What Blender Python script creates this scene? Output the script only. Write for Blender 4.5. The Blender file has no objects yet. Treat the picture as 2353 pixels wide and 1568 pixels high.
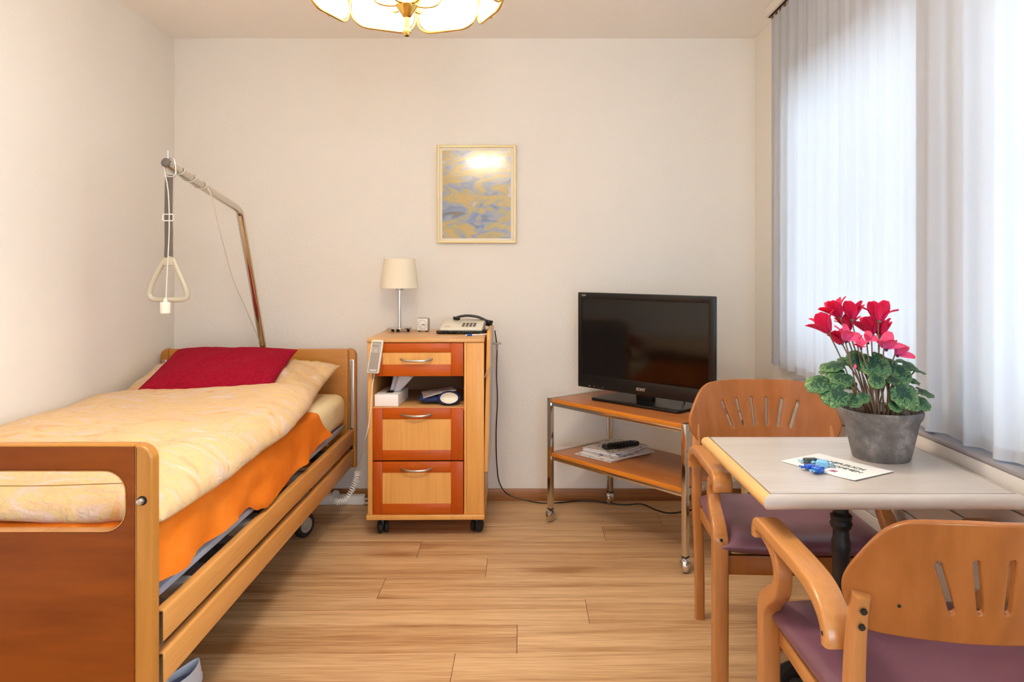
import bpy, bmesh, math, random
from mathutils import Vector, Matrix, noise
random.seed(7)
SC = bpy.context.scene
COL = SC.collection
PI = math.pi

# ------------------------------------------------------------------ camera
CAMZ = 1.2164
F = 1750.0
cam_d = bpy.data.cameras.new('camera')
cam = bpy.data.objects.new('camera', cam_d)
COL.objects.link(cam)
cam.location = (0, 0, CAMZ)
cam.rotation_euler = (PI/2, 0, 0)
cam_d.sensor_width = 36.0
cam_d.lens = F/2353*36.0
cam_d.shift_x = -28.5/2353
cam_d.shift_y = -172.0/2353
cam_d.clip_start = 0.02
SC.camera = cam

# ------------------------------------------------------------------ world, light, exposure
SC.view_settings.view_transform = 'Standard'
SC.view_settings.look = 'None'
SC.view_settings.gamma = 1.0
SC.view_settings.exposure = 0.30
SC.view_settings.use_curve_mapping = False
w = bpy.data.worlds.new('overcast_sky')
SC.world = w
w.use_nodes = True
wb = w.node_tree.nodes['Background']
wb.inputs['Color'].default_value = (0.66, 0.83, 1.0, 1)
wb.inputs['Strength'].default_value = 10.5
SC.cycles.use_denoising = True
SC.cycles.max_bounces = 10
SC.cycles.diffuse_bounces = 6
SC.cycles.sample_clamp_indirect = 6.0
SC.cycles.caustics_reflective = False
SC.cycles.caustics_refractive = False

LAMP_C = Vector((-0.301, 1.95, 1.99))     # centre of the chandelier
BULB_W = 12.5

def area_lamp(name, loc, rot, sx, sy, watts, color, portal=False):
    d = bpy.data.lights.new(name, 'AREA')
    d.shape = 'RECTANGLE'; d.size = sx; d.size_y = sy
    d.energy = watts; d.color = color
    if portal: d.cycles.is_portal = True
    o = bpy.data.objects.new(name, d); COL.objects.link(o)
    o.location = loc; o.rotation_euler = rot
    return o
# unseen fill light added under the ceiling behind the camera
area_lamp('fill_light', (-0.3, -0.9, 2.36), (0, 0, 0), 1.2, 0.6, 10, (1.0, 0.93, 0.86))
# sky portals in the window openings
area_lamp('sky_portal', (1.36, 2.71, 1.40), (0, PI/2, 0), 1.25, 1.32, 1, (1, 1, 1), True)
area_lamp('sky_portal', (1.36, 0.525, 1.40), (0, PI/2, 0), 1.25, 3.1, 1, (1, 1, 1), True)

area_lamp('sky_portal', (0.575, -1.86, 1.20), (PI/2, 0, PI), 1.05, 1.7, 1, (1, 1, 1), True)  # portal of the added fill window

# ------------------------------------------------------------------ helpers
def lin(h):
    h = h.lstrip('#')
    v = [int(h[i:i+2], 16)/255 for i in (0, 2, 4)]
    return tuple((c/12.92 if c <= 0.04045 else ((c+0.055)/1.055)**2.4) for c in v) + (1,)

def new_mat(name):
    m = bpy.data.materials.new(name); m.use_nodes = True
    nt = m.node_tree
    return m, nt, nt.nodes['Principled BSDF']

def N(nt, t, **kw):
    n = nt.nodes.new(t)
    for k, v in kw.items(): setattr(n, k, v)
    return n

def bump(nt, bsdf, scale, strength, dist=0.002, detail=4, vec=None):
    tc = N(nt, 'ShaderNodeTexCoord')
    nz = N(nt, 'ShaderNodeTexNoise'); nz.inputs['Scale'].default_value = scale; nz.inputs['Detail'].default_value = detail
    nt.links.new(vec or tc.outputs['Object'], nz.inputs['Vector'])
    b = N(nt, 'ShaderNodeBump'); b.inputs['Strength'].default_value = strength; b.inputs['Distance'].default_value = dist
    nt.links.new(nz.outputs['Fac'], b.inputs['Height'])
    nt.links.new(b.outputs['Normal'], bsdf.inputs['Normal'])
    return nz, b

def plain(name, hexc, rough=0.5, metal=0.0, spec=0.5, bmp=None, var=None):
    m, nt, b = new_mat(name)
    b.inputs['Base Color'].default_value = lin(hexc)
    b.inputs['Roughness'].default_value = rough
    b.inputs['Metallic'].default_value = metal
    b.inputs['Specular IOR Level'].default_value = spec
    if bmp: bump(nt, b, *bmp)
    if var:
        hex2, sc = var
        tc = N(nt, 'ShaderNodeTexCoord')
        nz = N(nt, 'ShaderNodeTexNoise'); nz.inputs['Scale'].default_value = sc; nz.inputs['Detail'].default_value = 6
        nt.links.new(tc.outputs['Object'], nz.inputs['Vector'])
        r = N(nt, 'ShaderNodeValToRGB')
        r.color_ramp.elements[0].position = 0.35; r.color_ramp.elements[1].position = 0.68
        r.color_ramp.elements[0].color = lin(hexc); r.color_ramp.elements[1].color = lin(hex2)
        nt.links.new(nz.outputs['Fac'], r.inputs['Fac'])
        nt.links.new(r.outputs['Color'], b.inputs['Base Color'])
    return m

def wood(name, light, dark, axis=0, rough=0.35, fine=60, coarse=7, along=0.06, knots=0.0, spec=0.5, rnd=False):
    """grain running along the given object axis"""
    m, nt, b = new_mat(name)
    tc = N(nt, 'ShaderNodeTexCoord')
    src = tc.outputs['Object']
    oi = None
    if rnd:
        oi = N(nt, 'ShaderNodeObjectInfo')
        mu = N(nt, 'ShaderNodeMath', operation='MULTIPLY'); mu.inputs[1].default_value = 37.0
        nt.links.new(oi.outputs['Random'], mu.inputs[0])
        va = N(nt, 'ShaderNodeVectorMath', operation='ADD')
        nt.links.new(src, va.inputs[0]); nt.links.new(mu.outputs[0], va.inputs[1])
        src = va.outputs[0]
    s = [1.0, 1.0, 1.0]; s[axis] = along
    mp = N(nt, 'ShaderNodeMapping'); mp.inputs['Scale'].default_value = s
    nt.links.new(src, mp.inputs['Vector'])
    n1 = N(nt, 'ShaderNodeTexNoise'); n1.inputs['Scale'].default_value = coarse; n1.inputs['Detail'].default_value = 8
    n1.inputs['Distortion'].default_value = 1.2; n1.inputs['Roughness'].default_value = 0.62
    n2 = N(nt, 'ShaderNodeTexNoise'); n2.inputs['Scale'].default_value = fine; n2.inputs['Detail'].default_value = 5
    nt.links.new(mp.outputs['Vector'], n1.inputs['Vector']); nt.links.new(mp.outputs['Vector'], n2.inputs['Vector'])
    mx = N(nt, 'ShaderNodeMath', operation='MULTIPLY_ADD'); mx.inputs[1].default_value = 0.45
    nt.links.new(n2.outputs['Fac'], mx.inputs[0])
    mm = N(nt, 'ShaderNodeMath', operation='MULTIPLY'); mm.inputs[1].default_value = 0.62
    nt.links.new(n1.outputs['Fac'], mm.inputs[0]); nt.links.new(mm.outputs[0], mx.inputs[2])
    fac = mx.outputs[0]
    if knots:
        mp2 = N(nt, 'ShaderNodeMapping'); s2 = [5.0, 5.0, 5.0]; s2[axis] = 1.6; mp2.inputs['Scale'].default_value = s2
        nt.links.new(src, mp2.inputs['Vector'])
        vo = N(nt, 'ShaderNodeTexVoronoi'); vo.inputs['Scale'].default_value = 1.0
        n3 = N(nt, 'ShaderNodeTexNoise'); n3.inputs['Scale'].default_value = 3.0; n3.inputs['Detail'].default_value = 6
        nt.links.new(mp2.outputs['Vector'], n3.inputs['Vector'])
        vm = N(nt, 'ShaderNodeMixRGB'); vm.inputs['Fac'].default_value = 0.28
        nt.links.new(mp2.outputs['Vector'], vm.inputs['Color1']); nt.links.new(n3.outputs['Color'], vm.inputs['Color2'])
        nt.links.new(vm.outputs['Color'], vo.inputs['Vector'])
        mr = N(nt, 'ShaderNodeMapRange'); mr.inputs['From Min'].default_value = 0.0; mr.inputs['From Max'].default_value = 0.22
        mr.inputs['To Min'].default_value = knots; mr.inputs['To Max'].default_value = 0.0
        nt.links.new(vo.outputs['Distance'], mr.inputs['Value'])
        sb = N(nt, 'ShaderNodeMath', operation='SUBTRACT')
        nt.links.new(fac, sb.inputs[0]); nt.links.new(mr.outputs[0], sb.inputs[1]); fac = sb.outputs[0]
    if rnd:
        ad = N(nt, 'ShaderNodeMath', operation='MULTIPLY_ADD'); ad.inputs[1].default_value = 0.10; 
        nt.links.new(oi.outputs['Random'], ad.inputs[0]); nt.links.new(fac, ad.inputs[2])
        sb2 = N(nt, 'ShaderNodeMath', operation='SUBTRACT'); sb2.inputs[1].default_value = 0.05
        nt.links.new(ad.outputs[0], sb2.inputs[0]); fac = sb2.outputs[0]
    r = N(nt, 'ShaderNodeValToRGB')
    r.color_ramp.elements[0].position = 0.36; r.color_ramp.elements[1].position = 0.64
    r.color_ramp.elements[0].color = lin(dark); r.color_ramp.elements[1].color = lin(light)
    nt.links.new(fac, r.inputs['Fac'])
    nt.links.new(r.outputs['Color'], b.inputs['Base Color'])
    b.inputs['Roughness'].default_value = rough
    b.inputs['Specular IOR Level'].default_value = spec
    bp = N(nt, 'ShaderNodeBump'); bp.inputs['Strength'].default_value = 0.08; bp.inputs['Distance'].default_value = 0.001
    nt.links.new(n2.outputs['Fac'], bp.inputs['Height']); nt.links.new(bp.outputs['Normal'], b.inputs['Normal'])
    return m

class MB:
    def __init__(s): s.bm = bmesh.new()
    def _merge(s, b2, mtx=None):
        if mtx is not None: bmesh.ops.transform(b2, matrix=mtx, verts=b2.verts)
        me = bpy.data.meshes.new('tmp'); b2.to_mesh(me); b2.free()
        s.bm.from_mesh(me); bpy.data.meshes.remove(me)
    def box(s, x0, x1, y0, y1, z0, z1, bev=0.0, seg=2, mtx=None):
        b = bmesh.new()
        bmesh.ops.create_cube(b, size=1)
        bmesh.ops.scale(b, vec=(x1-x0, y1-y0, z1-z0), verts=b.verts)
        bmesh.ops.translate(b, vec=((x0+x1)/2, (y0+y1)/2, (z0+z1)/2), verts=b.verts)
        if bev > 0:
            bmesh.ops.bevel(b, geom=list(b.edges), offset=bev, segments=seg, profile=0.5, affect='EDGES')
        s._merge(b, mtx); return s
    def cyl(s, p0, p1, r0, r1=None, seg=20, bev=0.0):
        r1 = r0 if r1 is None else r1
        p0 = Vector(p0); p1 = Vector(p1); L = (p1-p0).length
        if bev > 0:
            return s.lathe([(0, 0), (r0-bev, 0), (r0-bev*0.3, bev*0.3), (r0, bev), (r1, L-bev), (r1-bev*0.3, L-bev*0.3), (r1-bev, L), (0, L)], p0, seg, (p1-p0))
        return s.lathe([(0, 0), (r0, 0), (r1, L), (0, L)], p0, seg, (p1-p0))
    def lathe(s, prof, center=(0, 0, 0), seg=32, axis=(0, 0, 1)):
        b = bmesh.new(); rows = []
        for (r, z) in prof:
            if r < 1e-6: rows.append([b.verts.new((0, 0, z))])
            else: rows.append([b.verts.new((r*math.cos(2*PI*i/seg), r*math.sin(2*PI*i/seg), z)) for i in range(seg)])
        for a, c in zip(rows, rows[1:]):
            for i in range(seg):
                j = (i+1) % seg
                if len(a) == 1 and len(c) == 1: continue
                if len(a) == 1: b.faces.new((a[0], c[j], c[i]))
                elif len(c) == 1: b.faces.new((a[i], a[j], c[0]))
                else: b.faces.new((a[i], a[j], c[j], c[i]))
        q = Vector((0, 0, 1)).rotation_difference(Vector(axis).normalized())
        s._merge(b, Matrix.Translation(Vector(center)) @ q.to_matrix().to_4x4()); return s
    def sphere(s, c, r, sc=(1, 1, 1), u=20, v=12):
        b = bmesh.new(); bmesh.ops.create_uvsphere(b, u_segments=u, v_segments=v, radius=r)
        bmesh.ops.scale(b, vec=sc, verts=b.verts)
        s._merge(b, Matrix.Translation(Vector(c))); return s
    def sweep(s, pts, section, wdir=None, closed=False, scales=None):
        """section: list of (a,b); a along the side vector, b along the normal"""
        pts = [Vector(p) for p in pts]; n = len(pts); b = bmesh.new(); rings = []
        side = None
        for i, p in enumerate(pts):
            if closed: t = pts[(i+1) % n]-pts[i-1]
            else: t = pts[min(i+1, n-1)]-pts[max(i-1, 0)]
            t.normalize()
            if wdir is not None:
                sd = Vector(wdir); sd = (sd - t*sd.dot(t)).normalized()
            else:
                if side is None:
                    a = Vector((0, 0, 1)) if abs(t.z) < 0.9 else Vector((1, 0, 0))
                    sd = t.cross(a).normalized()
                else: sd = (side - t*side.dot(t)).normalized()
            side = sd; nn = sd.cross(t).normalized()
            k = scales[i] if scales else 1.0
            rings.append([b.verts.new(p + sd*a_*k + nn*b_*k) for a_, b_ in section])
        m = len(section)
        for i in range(n if closed else n-1):
            A = rings[i]; B = rings[(i+1) % n]
            for j in range(m):
                b.faces.new((A[j], A[(j+1) % m], B[(j+1) % m], B[j]))
        if not closed:
            b.faces.new(list(reversed(rings[0]))); b.faces.new(rings[-1])
        bmesh.ops.recalc_face_normals(b, faces=b.faces)
        s._merge(b); return s
    def tube(s, pts, r, seg=10, closed=False, scales=None):
        return s.sweep(pts, [(r*math.cos(2*PI*i/seg), r*math.sin(2*PI*i/seg)) for i in range(seg)], None, closed, scales)
    def ribbon(s, pts, w, t, wdir, ch=0.004, scales=None):
        a, b = w/2, t/2; c = min(ch, a*0.9, b*0.9)
        sec = [(-a, -b+c), (-a, b-c), (-a+c*.3, b-c*.3), (-a+c, b), (a-c, b), (a-c*.3, b-c*.3), (a, b-c), (a, -b+c), (a-c*.3, -b+c*.3), (a-c, -b), (-a+c, -b), (-a+c*.3, -b+c*.3)]
        return s.sweep(pts, sec, wdir, False, scales)
    def grid(s, fn, nu, nv, cu=False, thick=0):
        b = bmesh.new()
        V = [[b.verts.new(fn(i/nu, j/nv)) for j in range(nv+1)] for i in range(nu if cu else nu+1)]
        for i in range(nu):
            A = V[i]; B = V[(i+1) % len(V)]
            for j in range(nv): b.faces.new((A[j], B[j], B[j+1], A[j+1]))
        bmesh.ops.recalc_face_normals(b, faces=b.faces)
        if thick: bmesh.ops.solidify(b, geom=list(b.faces), thickness=thick)
        s._merge(b); return s
    def xf(s, mtx): bmesh.ops.transform(s.bm, matrix=mtx, verts=s.bm.verts); return s
    def weld(s, d=1e-5): bmesh.ops.remove_doubles(s.bm, verts=s.bm.verts, dist=d); return s
    def build(s, name, mat, parent=None, angle=35, loc=None):
        me = bpy.data.meshes.new(name)
        bmesh.ops.recalc_face_normals(s.bm, faces=s.bm.faces)
        s.bm.to_mesh(me); s.bm.free()
        if mat: me.materials.append(mat)
        if angle is not None:
            me.polygons.foreach_set('use_smooth', [True]*len(me.polygons))
            me.set_sharp_from_angle(angle=math.radians(angle))
        o = bpy.data.objects.new(name, me); COL.objects.link(o)
        if parent: o.parent = parent
        if loc is not None: o.location = loc
        return o

def tag(o, label=None, cat=None, group=None, kind=None):
    if label: o['label'] = label
    if cat: o['category'] = cat
    if group: o['group'] = group
    if kind: o['kind'] = kind
    return o

def thing(name, label, cat, loc=(0, 0, 0), rz=0.0, group=None):
    o = bpy.data.objects.new(name, None); COL.objects.link(o)
    o.location = loc; o.rotation_euler = (0, 0, rz); o.empty_display_size = 0.05
    return tag(o, label, cat, group)

def copy_tree(o, parent=None):
    c = o.copy(); COL.objects.link(c); c.parent = parent
    for ch in list(o.children): copy_tree(ch, c)
    return c

def catmull(P, n=8, closed=False):
    P = [Vector(p) for p in P]; out = []; m = len(P)
    rng = m if closed else m-1
    for i in range(rng):
        if closed: p0, p1, p2, p3 = P[i-1], P[i], P[(i+1) % m], P[(i+2) % m]
        else: p0, p1, p2, p3 = P[max(i-1, 0)], P[i], P[i+1], P[min(i+2, m-1)]
        for k in range(n):
            t = k/n
            out.append(0.5*((2*p1)+(p2-p0)*t+(2*p0-5*p1+4*p2-p3)*t*t+(3*p1-p0-3*p2+p3)*t**3))
    if not closed: out.append(P[-1].copy())
    return out

def P(px, py, d):
    """photo pixel at distance d -> world"""
    return Vector(((px-1205)*d/F, d, CAMZ-(py-612)*d/F))

def fill_shape(outer, holes, depth, bev=0.0, bres=2):
    """2-D outline (x,y) with holes, extruded along z, as a bmesh"""
    cu = bpy.data.curves.new('tmp', 'CURVE'); cu.dimensions = '2D'; cu.fill_mode = 'BOTH'
    for pts in [outer]+list(holes):
        sp = cu.splines.new('POLY'); sp.points.add(len(pts)-1)
        for q, (x, y) in zip(sp.points, pts): q.co = (x, y, 0, 1)
        sp.use_cyclic_u = True
    cu.extrude = depth/2 - bev; cu.bevel_depth = bev; cu.bevel_resolution = bres; cu.offset = -bev
    ob = bpy.data.objects.new('tmp', cu); COL.objects.link(ob)
    bpy.context.view_layer.update()
    dg = bpy.context.evaluated_depsgraph_get()
    me = bpy.data.meshes.new_from_object(ob.evaluated_get(dg))
    bpy.data.objects.remove(ob); bpy.data.curves.remove(cu)
    b = bmesh.new(); b.from_mesh(me); bpy.data.meshes.remove(me)
    bmesh.ops.remove_doubles(b, verts=b.verts, dist=1e-6)
    return b

def rrect(x0, x1, y0, y1, r, seg=8):
    rs = r if isinstance(r, (list, tuple)) else [r]*4   # bl, br, tr, tl
    out = []
    for (cx, cy, rr, a0) in ((x0, y0, rs[0], PI), (x1, y0, rs[1], 1.5*PI), (x1, y1, rs[2], 0), (x0, y1, rs[3], .5*PI)):
        sx = 1 if cx == x0 else -1; sy = 1 if cy == y0 else -1
        if rr < 1e-5: out.append((cx, cy)); continue
        for k in range(seg+1):
            a = a0 + .5*PI*k/seg
            out.append((cx+sx*rr+rr*math.cos(a), cy+sy*rr+rr*math.sin(a)))
    return out

def text(name, body, size, mat, parent, mtx, depth=0.0003, bold=0.0):
    cu = bpy.data.curves.new('tmp', 'FONT'); cu.body = body; cu.size = size; cu.align_x = 'CENTER'; cu.align_y = 'CENTER'
    cu.extrude = depth; cu.offset = bold
    ob = bpy.data.objects.new('tmp', cu); COL.objects.link(ob)
    bpy.context.view_layer.update()
    me = bpy.data.meshes.new_from_object(ob.evaluated_get(bpy.context.evaluated_depsgraph_get()))
    bpy.data.objects.remove(ob); bpy.data.curves.remove(cu)
    me.transform(mtx); me.materials.clear(); me.materials.append(mat)
    o = bpy.data.objects.new(name, me); COL.objects.link(o)
    if parent: o.parent = parent
    return o

def frame(o, x, y, z):
    """matrix with the given axes"""
    m = Matrix.Identity(4)
    for i, v in enumerate((Vector(x).normalized(), Vector(y).normalized(), Vector(z).normalized())):
        for k in range(3): m[k][i] = v[k]
    m.translation = Vector(o)
    return m

def fbm(x, y, z=0.0, o=4):
    return noise.fractal(Vector((x, y, z)), 1.0, 2.0, o)

def smooth(a, b, x):
    t = max(0.0, min(1.0, (x-a)/(b-a))); return t*t*(3-2*t)

# ------------------------------------------------------------------ materials
M = {}
def wall_mat(name, hexc):
    m, nt, b = new_mat(name)
    b.inputs['Base Color'].default_value = lin(hexc); b.inputs['Roughness'].default_value = 0.9
    b.inputs['Specular IOR Level'].default_value = 0.15
    bump(nt, b, 95, 0.42, 0.004, 3)
    return m
M['wall'] = wall_mat('plaster_wall', 'EFEAE2')
M['ceiling'] = wall_mat('ceiling_paint', 'FAF5EE')
M['floor'] = wood('laminate_oak', 'D9B386', 'A07246', 0, 0.42, 150, 12, 0.04, 0.26, 0.35, True)
M['subfloor'] = plain('subfloor', '4A3018', 0.9)
M['base'] = wood('baseboard_oak', 'A87040', '7E4E28', 0, 0.4, 80, 8, 0.05)
M['bed'] = wood('bed_beech', 'B87C34', 'A66C24', 2, 0.34, 90, 10, 0.06)
M['bedx'] = wood('bed_beech_across', 'BC7E30', 'AA6E22', 0, 0.34, 90, 10, 0.06)
M['rail'] = wood('rail_beech', 'D89C56', 'C88A42', 1, 0.32, 90, 10, 0.05)
M['bedpanel'] = wood('bed_panel_cherry', '87420A', '703205', 0, 0.45, 30, 4, 0.14, 0.0, 0.25)
M['cab'] = wood('cabinet_beech', 'E0A558', 'D2944A', 2, 0.38, 90, 9, 0.05)
M['cabtop'] = wood('cabinet_top_beech', 'D9A566', 'CC965A', 0, 0.32, 90, 9, 0.05)
M['cabdark'] = wood('cabinet_cherry', 'BC560C', 'A64606', 0, 0.35, 70, 8, 0.07, 0.0, 0.3)
M['cabdarkv'] = wood('cabinet_cherry_upright', 'B64E08', '9C3E04', 2, 0.35, 70, 8, 0.07, 0.0, 0.3)
M['cabin'] = plain('cabinet_inside', '9A6A42', 0.6)
M['chair'] = wood('chair_beech', 'BC804A', 'AA6E3A', 2, 0.28, 110, 8, 0.08)
M['chairy'] = wood('chair_beech_arm', 'C68A50', 'B67A40', 1, 0.26, 110, 8, 0.08)
M['back'] = wood('chair_plywood', 'A46430', '8E5222', 2, 0.24, 30, 6, 0.10, 0.0, 0.4)
M['table'] = wood('table_pale_ash', 'C9C0B8', 'BDB2A8', 0, 0.30, 70, 6, 0.10)
M['tedge'] = wood('table_edge_beech', 'E3B876', 'D6A764', 1, 0.28, 70, 8, 0.06)
M['trolley'] = wood('trolley_teak', 'B4703C', '9C5A2C', 0, 0.33, 80, 8, 0.05)
M['trolleyedge'] = wood('trolley_edge', 'D8862C', 'C87720', 0, 0.35, 80, 8, 0.05)
M['chrome'] = plain('chrome', 'DADAD8', 0.12, 1.0)
M['steel'] = plain('satin_steel', 'C8C6C2', 0.32, 1.0)
M['gold'] = plain('polished_brass', 'E0B45C', 0.18, 1.0)
M['iron'] = plain('black_iron', '1B1A1B', 0.5, 0.0, 0.5, (120, 0.1))
M['black'] = plain('black_plastic', '0C0B0B', 0.28)
M['blackm'] = plain('black_matt', '15130F', 0.6)
M['screen'] = plain('tv_screen', '070606', 0.10, 0, 0.5)
M['white'] = plain('white_plastic', 'EDEBE6', 0.4)
M['cream'] = plain('cream_plastic', 'E8E1CF', 0.35)
M['grip'] = plain('grey_beige_plastic', 'B9B09C', 0.3)
M['ivory'] = plain('ivory_cord', 'E2DBCB', 0.5)
M['greyplastic'] = plain('grey_plastic', '9C958C', 0.45)
M['strap'] = plain('grey_webbing', '6A625C', 0.8, 0, 0.2, (700, 0.4))
M['polegrey'] = plain('pole_chrome', 'D2CCC0', 0.13, 1.0)
M['frame_blue'] = plain('bed_frame_enamel', '98A2B4', 0.4)
M['rubber'] = plain('rubber', '1C1C1E', 0.55)
M['leather'] = plain('plum_leatherette', '76505E', 0.36, 0, 0.5, (350, 0.12), ('6A4452', 5))
M['radiator'] = plain('radiator_enamel', 'D6D0CC', 0.28)
M['red'] = plain('red_wool', 'A3142E', 0.95, 0, 0.1, (260, 0.9, 0.003), ('8C0F26', 90))
M['paper'] = plain('white_paper', 'F2F0EE', 0.7)
M['tissue'] = plain('tissue_paper', 'EEECEE', 0.8)
M['print'] = plain('dark_green_ink', '3C4A3C', 0.7)
M['pink'] = plain('pink_ink', 'B8728C', 0.7)
M['letter'] = plain('silver_lettering', 'D0CCC4', 0.3, 0.6)
M['wletter'] = plain('white_ink', 'F4F2EC', 0.6)
M['ledr'] = plain('red_diode', 'C01818', 0.3)
M['blue'] = plain('blue_foil', '1E5CC8', 0.25, 0.2, 0.6)
M['lblue'] = plain('light_blue_foil', '86C4EA', 0.25, 0.2, 0.6)
M['teal'] = plain('dark_chocolate_foil', '4A4438', 0.3, 0.2, 0.6, None, ('2C5A6A', 60))
M['navy'] = plain('navy_cloth', '14285E', 0.7)
M['shell'] = plain('white_shell', 'EDE6D8', 0.5)
M['sleeve'] = plain('grey_paper', '9A8C86', 0.5, 0, 0.5, None, ('B8AFAA', 20))
M['slipper'] = plain('slipper_felt', '7A86A2', 0.9, 0, 0.2, (300, 0.5))
M['slipsole'] = plain('slipper_sole', 'D4D9E4', 0.6)
M['soil'] = plain('soil', '3A2A1C', 0.95, 0, 0.1, (80, 1.0, 0.01))
M['stem'] = plain('plant_stem', '8E7A5C', 0.5, 0, 0.4, None, ('6E4E3E', 30))
M['mattress'] = plain('mattress_cover', 'F0E0B4', 0.85, 0, 0.1, (40, 0.15, 0.01))
M['blanket'] = plain('orange_blanket', 'EA8228', 0.95, 0, 0.1, (420, 0.5, 0.002), ('E2761C', 10))
M['gap_shade'] = plain('painted_gap_shade', '1A1210', 0.9)  # near-black stands in for the shade inside slots, gaps and holes

def bedlinen(name, bumpstr):
    m, nt, b = new_mat(name)
    tc = N(nt, 'ShaderNodeTexCoord')
    mp = N(nt, 'ShaderNodeMapping'); mp.inputs['Scale'].default_value = (5, 9, 5); mp.inputs['Rotation'].default_value = (0, 0, 0.5)
    nt.links.new(tc.outputs['Object'], mp.inputs['Vector'])
    nz = N(nt, 'ShaderNodeTexNoise'); nz.inputs['Scale'].default_value = 1.3; nz.inputs['Detail'].default_value = 7; nz.inputs['Distortion'].default_value = 2.0
    nt.links.new(mp.outputs['Vector'], nz.inputs['Vector'])
    r = N(nt, 'ShaderNodeValToRGB'); e = r.color_ramp.elements
    e[0].position = 0.30; e[0].color = lin('DCA262'); e[1].position = 0.74; e[1].color = lin('E2D2BC')
    for p, c in ((0.40, 'D8B48E'), (0.50, 'DCBC84'), (0.60, 'DAB9A0')):
        k = e.new(p); k.color = lin(c)
    nt.links.new(nz.outputs['Fac'], r.inputs['Fac']); nt.links.new(r.outputs['Color'], b.inputs['Base Color'])
    b.inputs['Roughness'].default_value = 0.9; b.inputs['Specular IOR Level'].default_value = 0.1
    b.inputs['Sheen Weight'].default_value = 0.1
    v = N(nt, 'ShaderNodeTexNoise'); v.inputs['Scale'].default_value = 55; v.inputs['Detail'].default_value = 3; v.inputs['Distortion'].default_value = 0.8
    nt.links.new(tc.outputs['Object'], v.inputs['Vector'])
    bp = N(nt, 'ShaderNodeBump'); bp.inputs['Strength'].default_value = bumpstr; bp.inputs['Distance'].default_value = 0.006
    nt.links.new(v.outputs['Fac'], bp.inputs['Height']); nt.links.new(bp.outputs['Normal'], b.inputs['Normal'])
    return m
M['linen'] = bedlinen('yellow_seersucker', 0.9)

def curtain_mat():
    m = bpy.data.materials.new('sheer_voile'); m.use_nodes = True; nt = m.node_tree
    nt.nodes.clear()
    out = N(nt, 'ShaderNodeOutputMaterial')
    tr = N(nt, 'ShaderNodeBsdfTranslucent'); tr.inputs['Color'].default_value = (0.27, 0.28, 0.29, 1)
    df = N(nt, 'ShaderNodeBsdfDiffuse'); df.inputs['Color'].default_value = (0.86, 0.90, 0.99, 1)
    tp = N(nt, 'ShaderNodeBsdfTransparent')
    tc = N(nt, 'ShaderNodeTexCoord'); mp = N(nt, 'ShaderNodeMapping'); mp.inputs['Scale'].default_value = (20, 20, 1.6)
    nz = N(nt, 'ShaderNodeTexNoise'); nz.inputs['Scale'].default_value = 9; nz.inputs['Detail'].default_value = 4; nz.inputs['Distortion'].default_value = 1.5
    nt.links.new(tc.outputs['Object'], mp.inputs['Vector']); nt.links.new(mp.outputs['Vector'], nz.inputs['Vector'])
    mr = N(nt, 'ShaderNodeMapRange'); mr.inputs['To Min'].default_value = 0.0; mr.inputs['To Max'].default_value = 0.04
    nt.links.new(nz.outputs['Fac'], mr.inputs['Value'])
    m1 = N(nt, 'ShaderNodeMixShader'); m1.inputs['Fac'].default_value = 0.50
    m2 = N(nt, 'ShaderNodeMixShader')
    nt.links.new(df.outputs[0], m1.inputs[1]); nt.links.new(tr.outputs[0], m1.inputs[2])
    nt.links.new(m1.outputs[0], m2.inputs[1]); nt.links.new(tp.outputs[0], m2.inputs[2]); nt.links.new(mr.outputs[0], m2.inputs['Fac'])
    nt.links.new(m2.outputs[0], out.inputs['Surface'])
    return m
M['curtain'] = curtain_mat()

def pane_mat():
    m = bpy.data.materials.new('window_glass'); m.use_nodes = True; nt = m.node_tree; nt.nodes.clear()
    out = N(nt, 'ShaderNodeOutputMaterial'); a = N(nt, 'ShaderNodeBsdfTransparent'); g = N(nt, 'ShaderNodeBsdfGlossy')
    g.inputs['Roughness'].default_value = 0.02
    fr = N(nt, 'ShaderNodeFresnel'); mx = N(nt, 'ShaderNodeMixShader')
    nt.links.new(fr.outputs[0], mx.inputs['Fac']); nt.links.new(a.outputs[0], mx.inputs[1]); nt.links.new(g.outputs[0], mx.inputs[2])
    nt.links.new(mx.outputs[0], out.inputs['Surface'])
    return m
M['pane'] = pane_mat()

def lampglass_mat():
    m = bpy.data.materials.new('frosted_ribbed_glass'); m.use_nodes = True; nt = m.node_tree; nt.nodes.clear()
    out = N(nt, 'ShaderNodeOutputMaterial')
    tp = N(nt, 'ShaderNodeBsdfTransparent'); tp.inputs['Color'].default_value = (1, 0.97, 0.92, 1)
    tr = N(nt, 'ShaderNodeBsdfTranslucent'); tr.inputs['Color'].default_value = (1, 0.95, 0.88, 1)
    df = N(nt, 'ShaderNodeBsdfDiffuse'); df.inputs['Color'].default_value = (1, 0.96, 0.90, 1)
    m0 = N(nt, 'ShaderNodeMixShader'); m0.inputs['Fac'].default_value = 0.5
    nt.links.new(tr.outputs[0], m0.inputs[1]); nt.links.new(df.outputs[0], m0.inputs[2])
    mx = N(nt, 'ShaderNodeMixShader'); mx.inputs['Fac'].default_value = 0.52
    nt.links.new(tp.outputs[0], mx.inputs[1]); nt.links.new(m0.outputs[0], mx.inputs[2])
    gl = N(nt, 'ShaderNodeBsdfGlossy'); gl.inputs['Roughness'].default_value = 0.15
    m2 = N(nt, 'ShaderNodeMixShader'); m2.inputs['Fac'].default_value = 0.05
    nt.links.new(mx.outputs[0], m2.inputs[1]); nt.links.new(gl.outputs[0], m2.inputs[2])
    nt.links.new(m2.outputs[0], out.inputs['Surface'])
    return m
M['lampglass'] = lampglass_mat()

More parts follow.
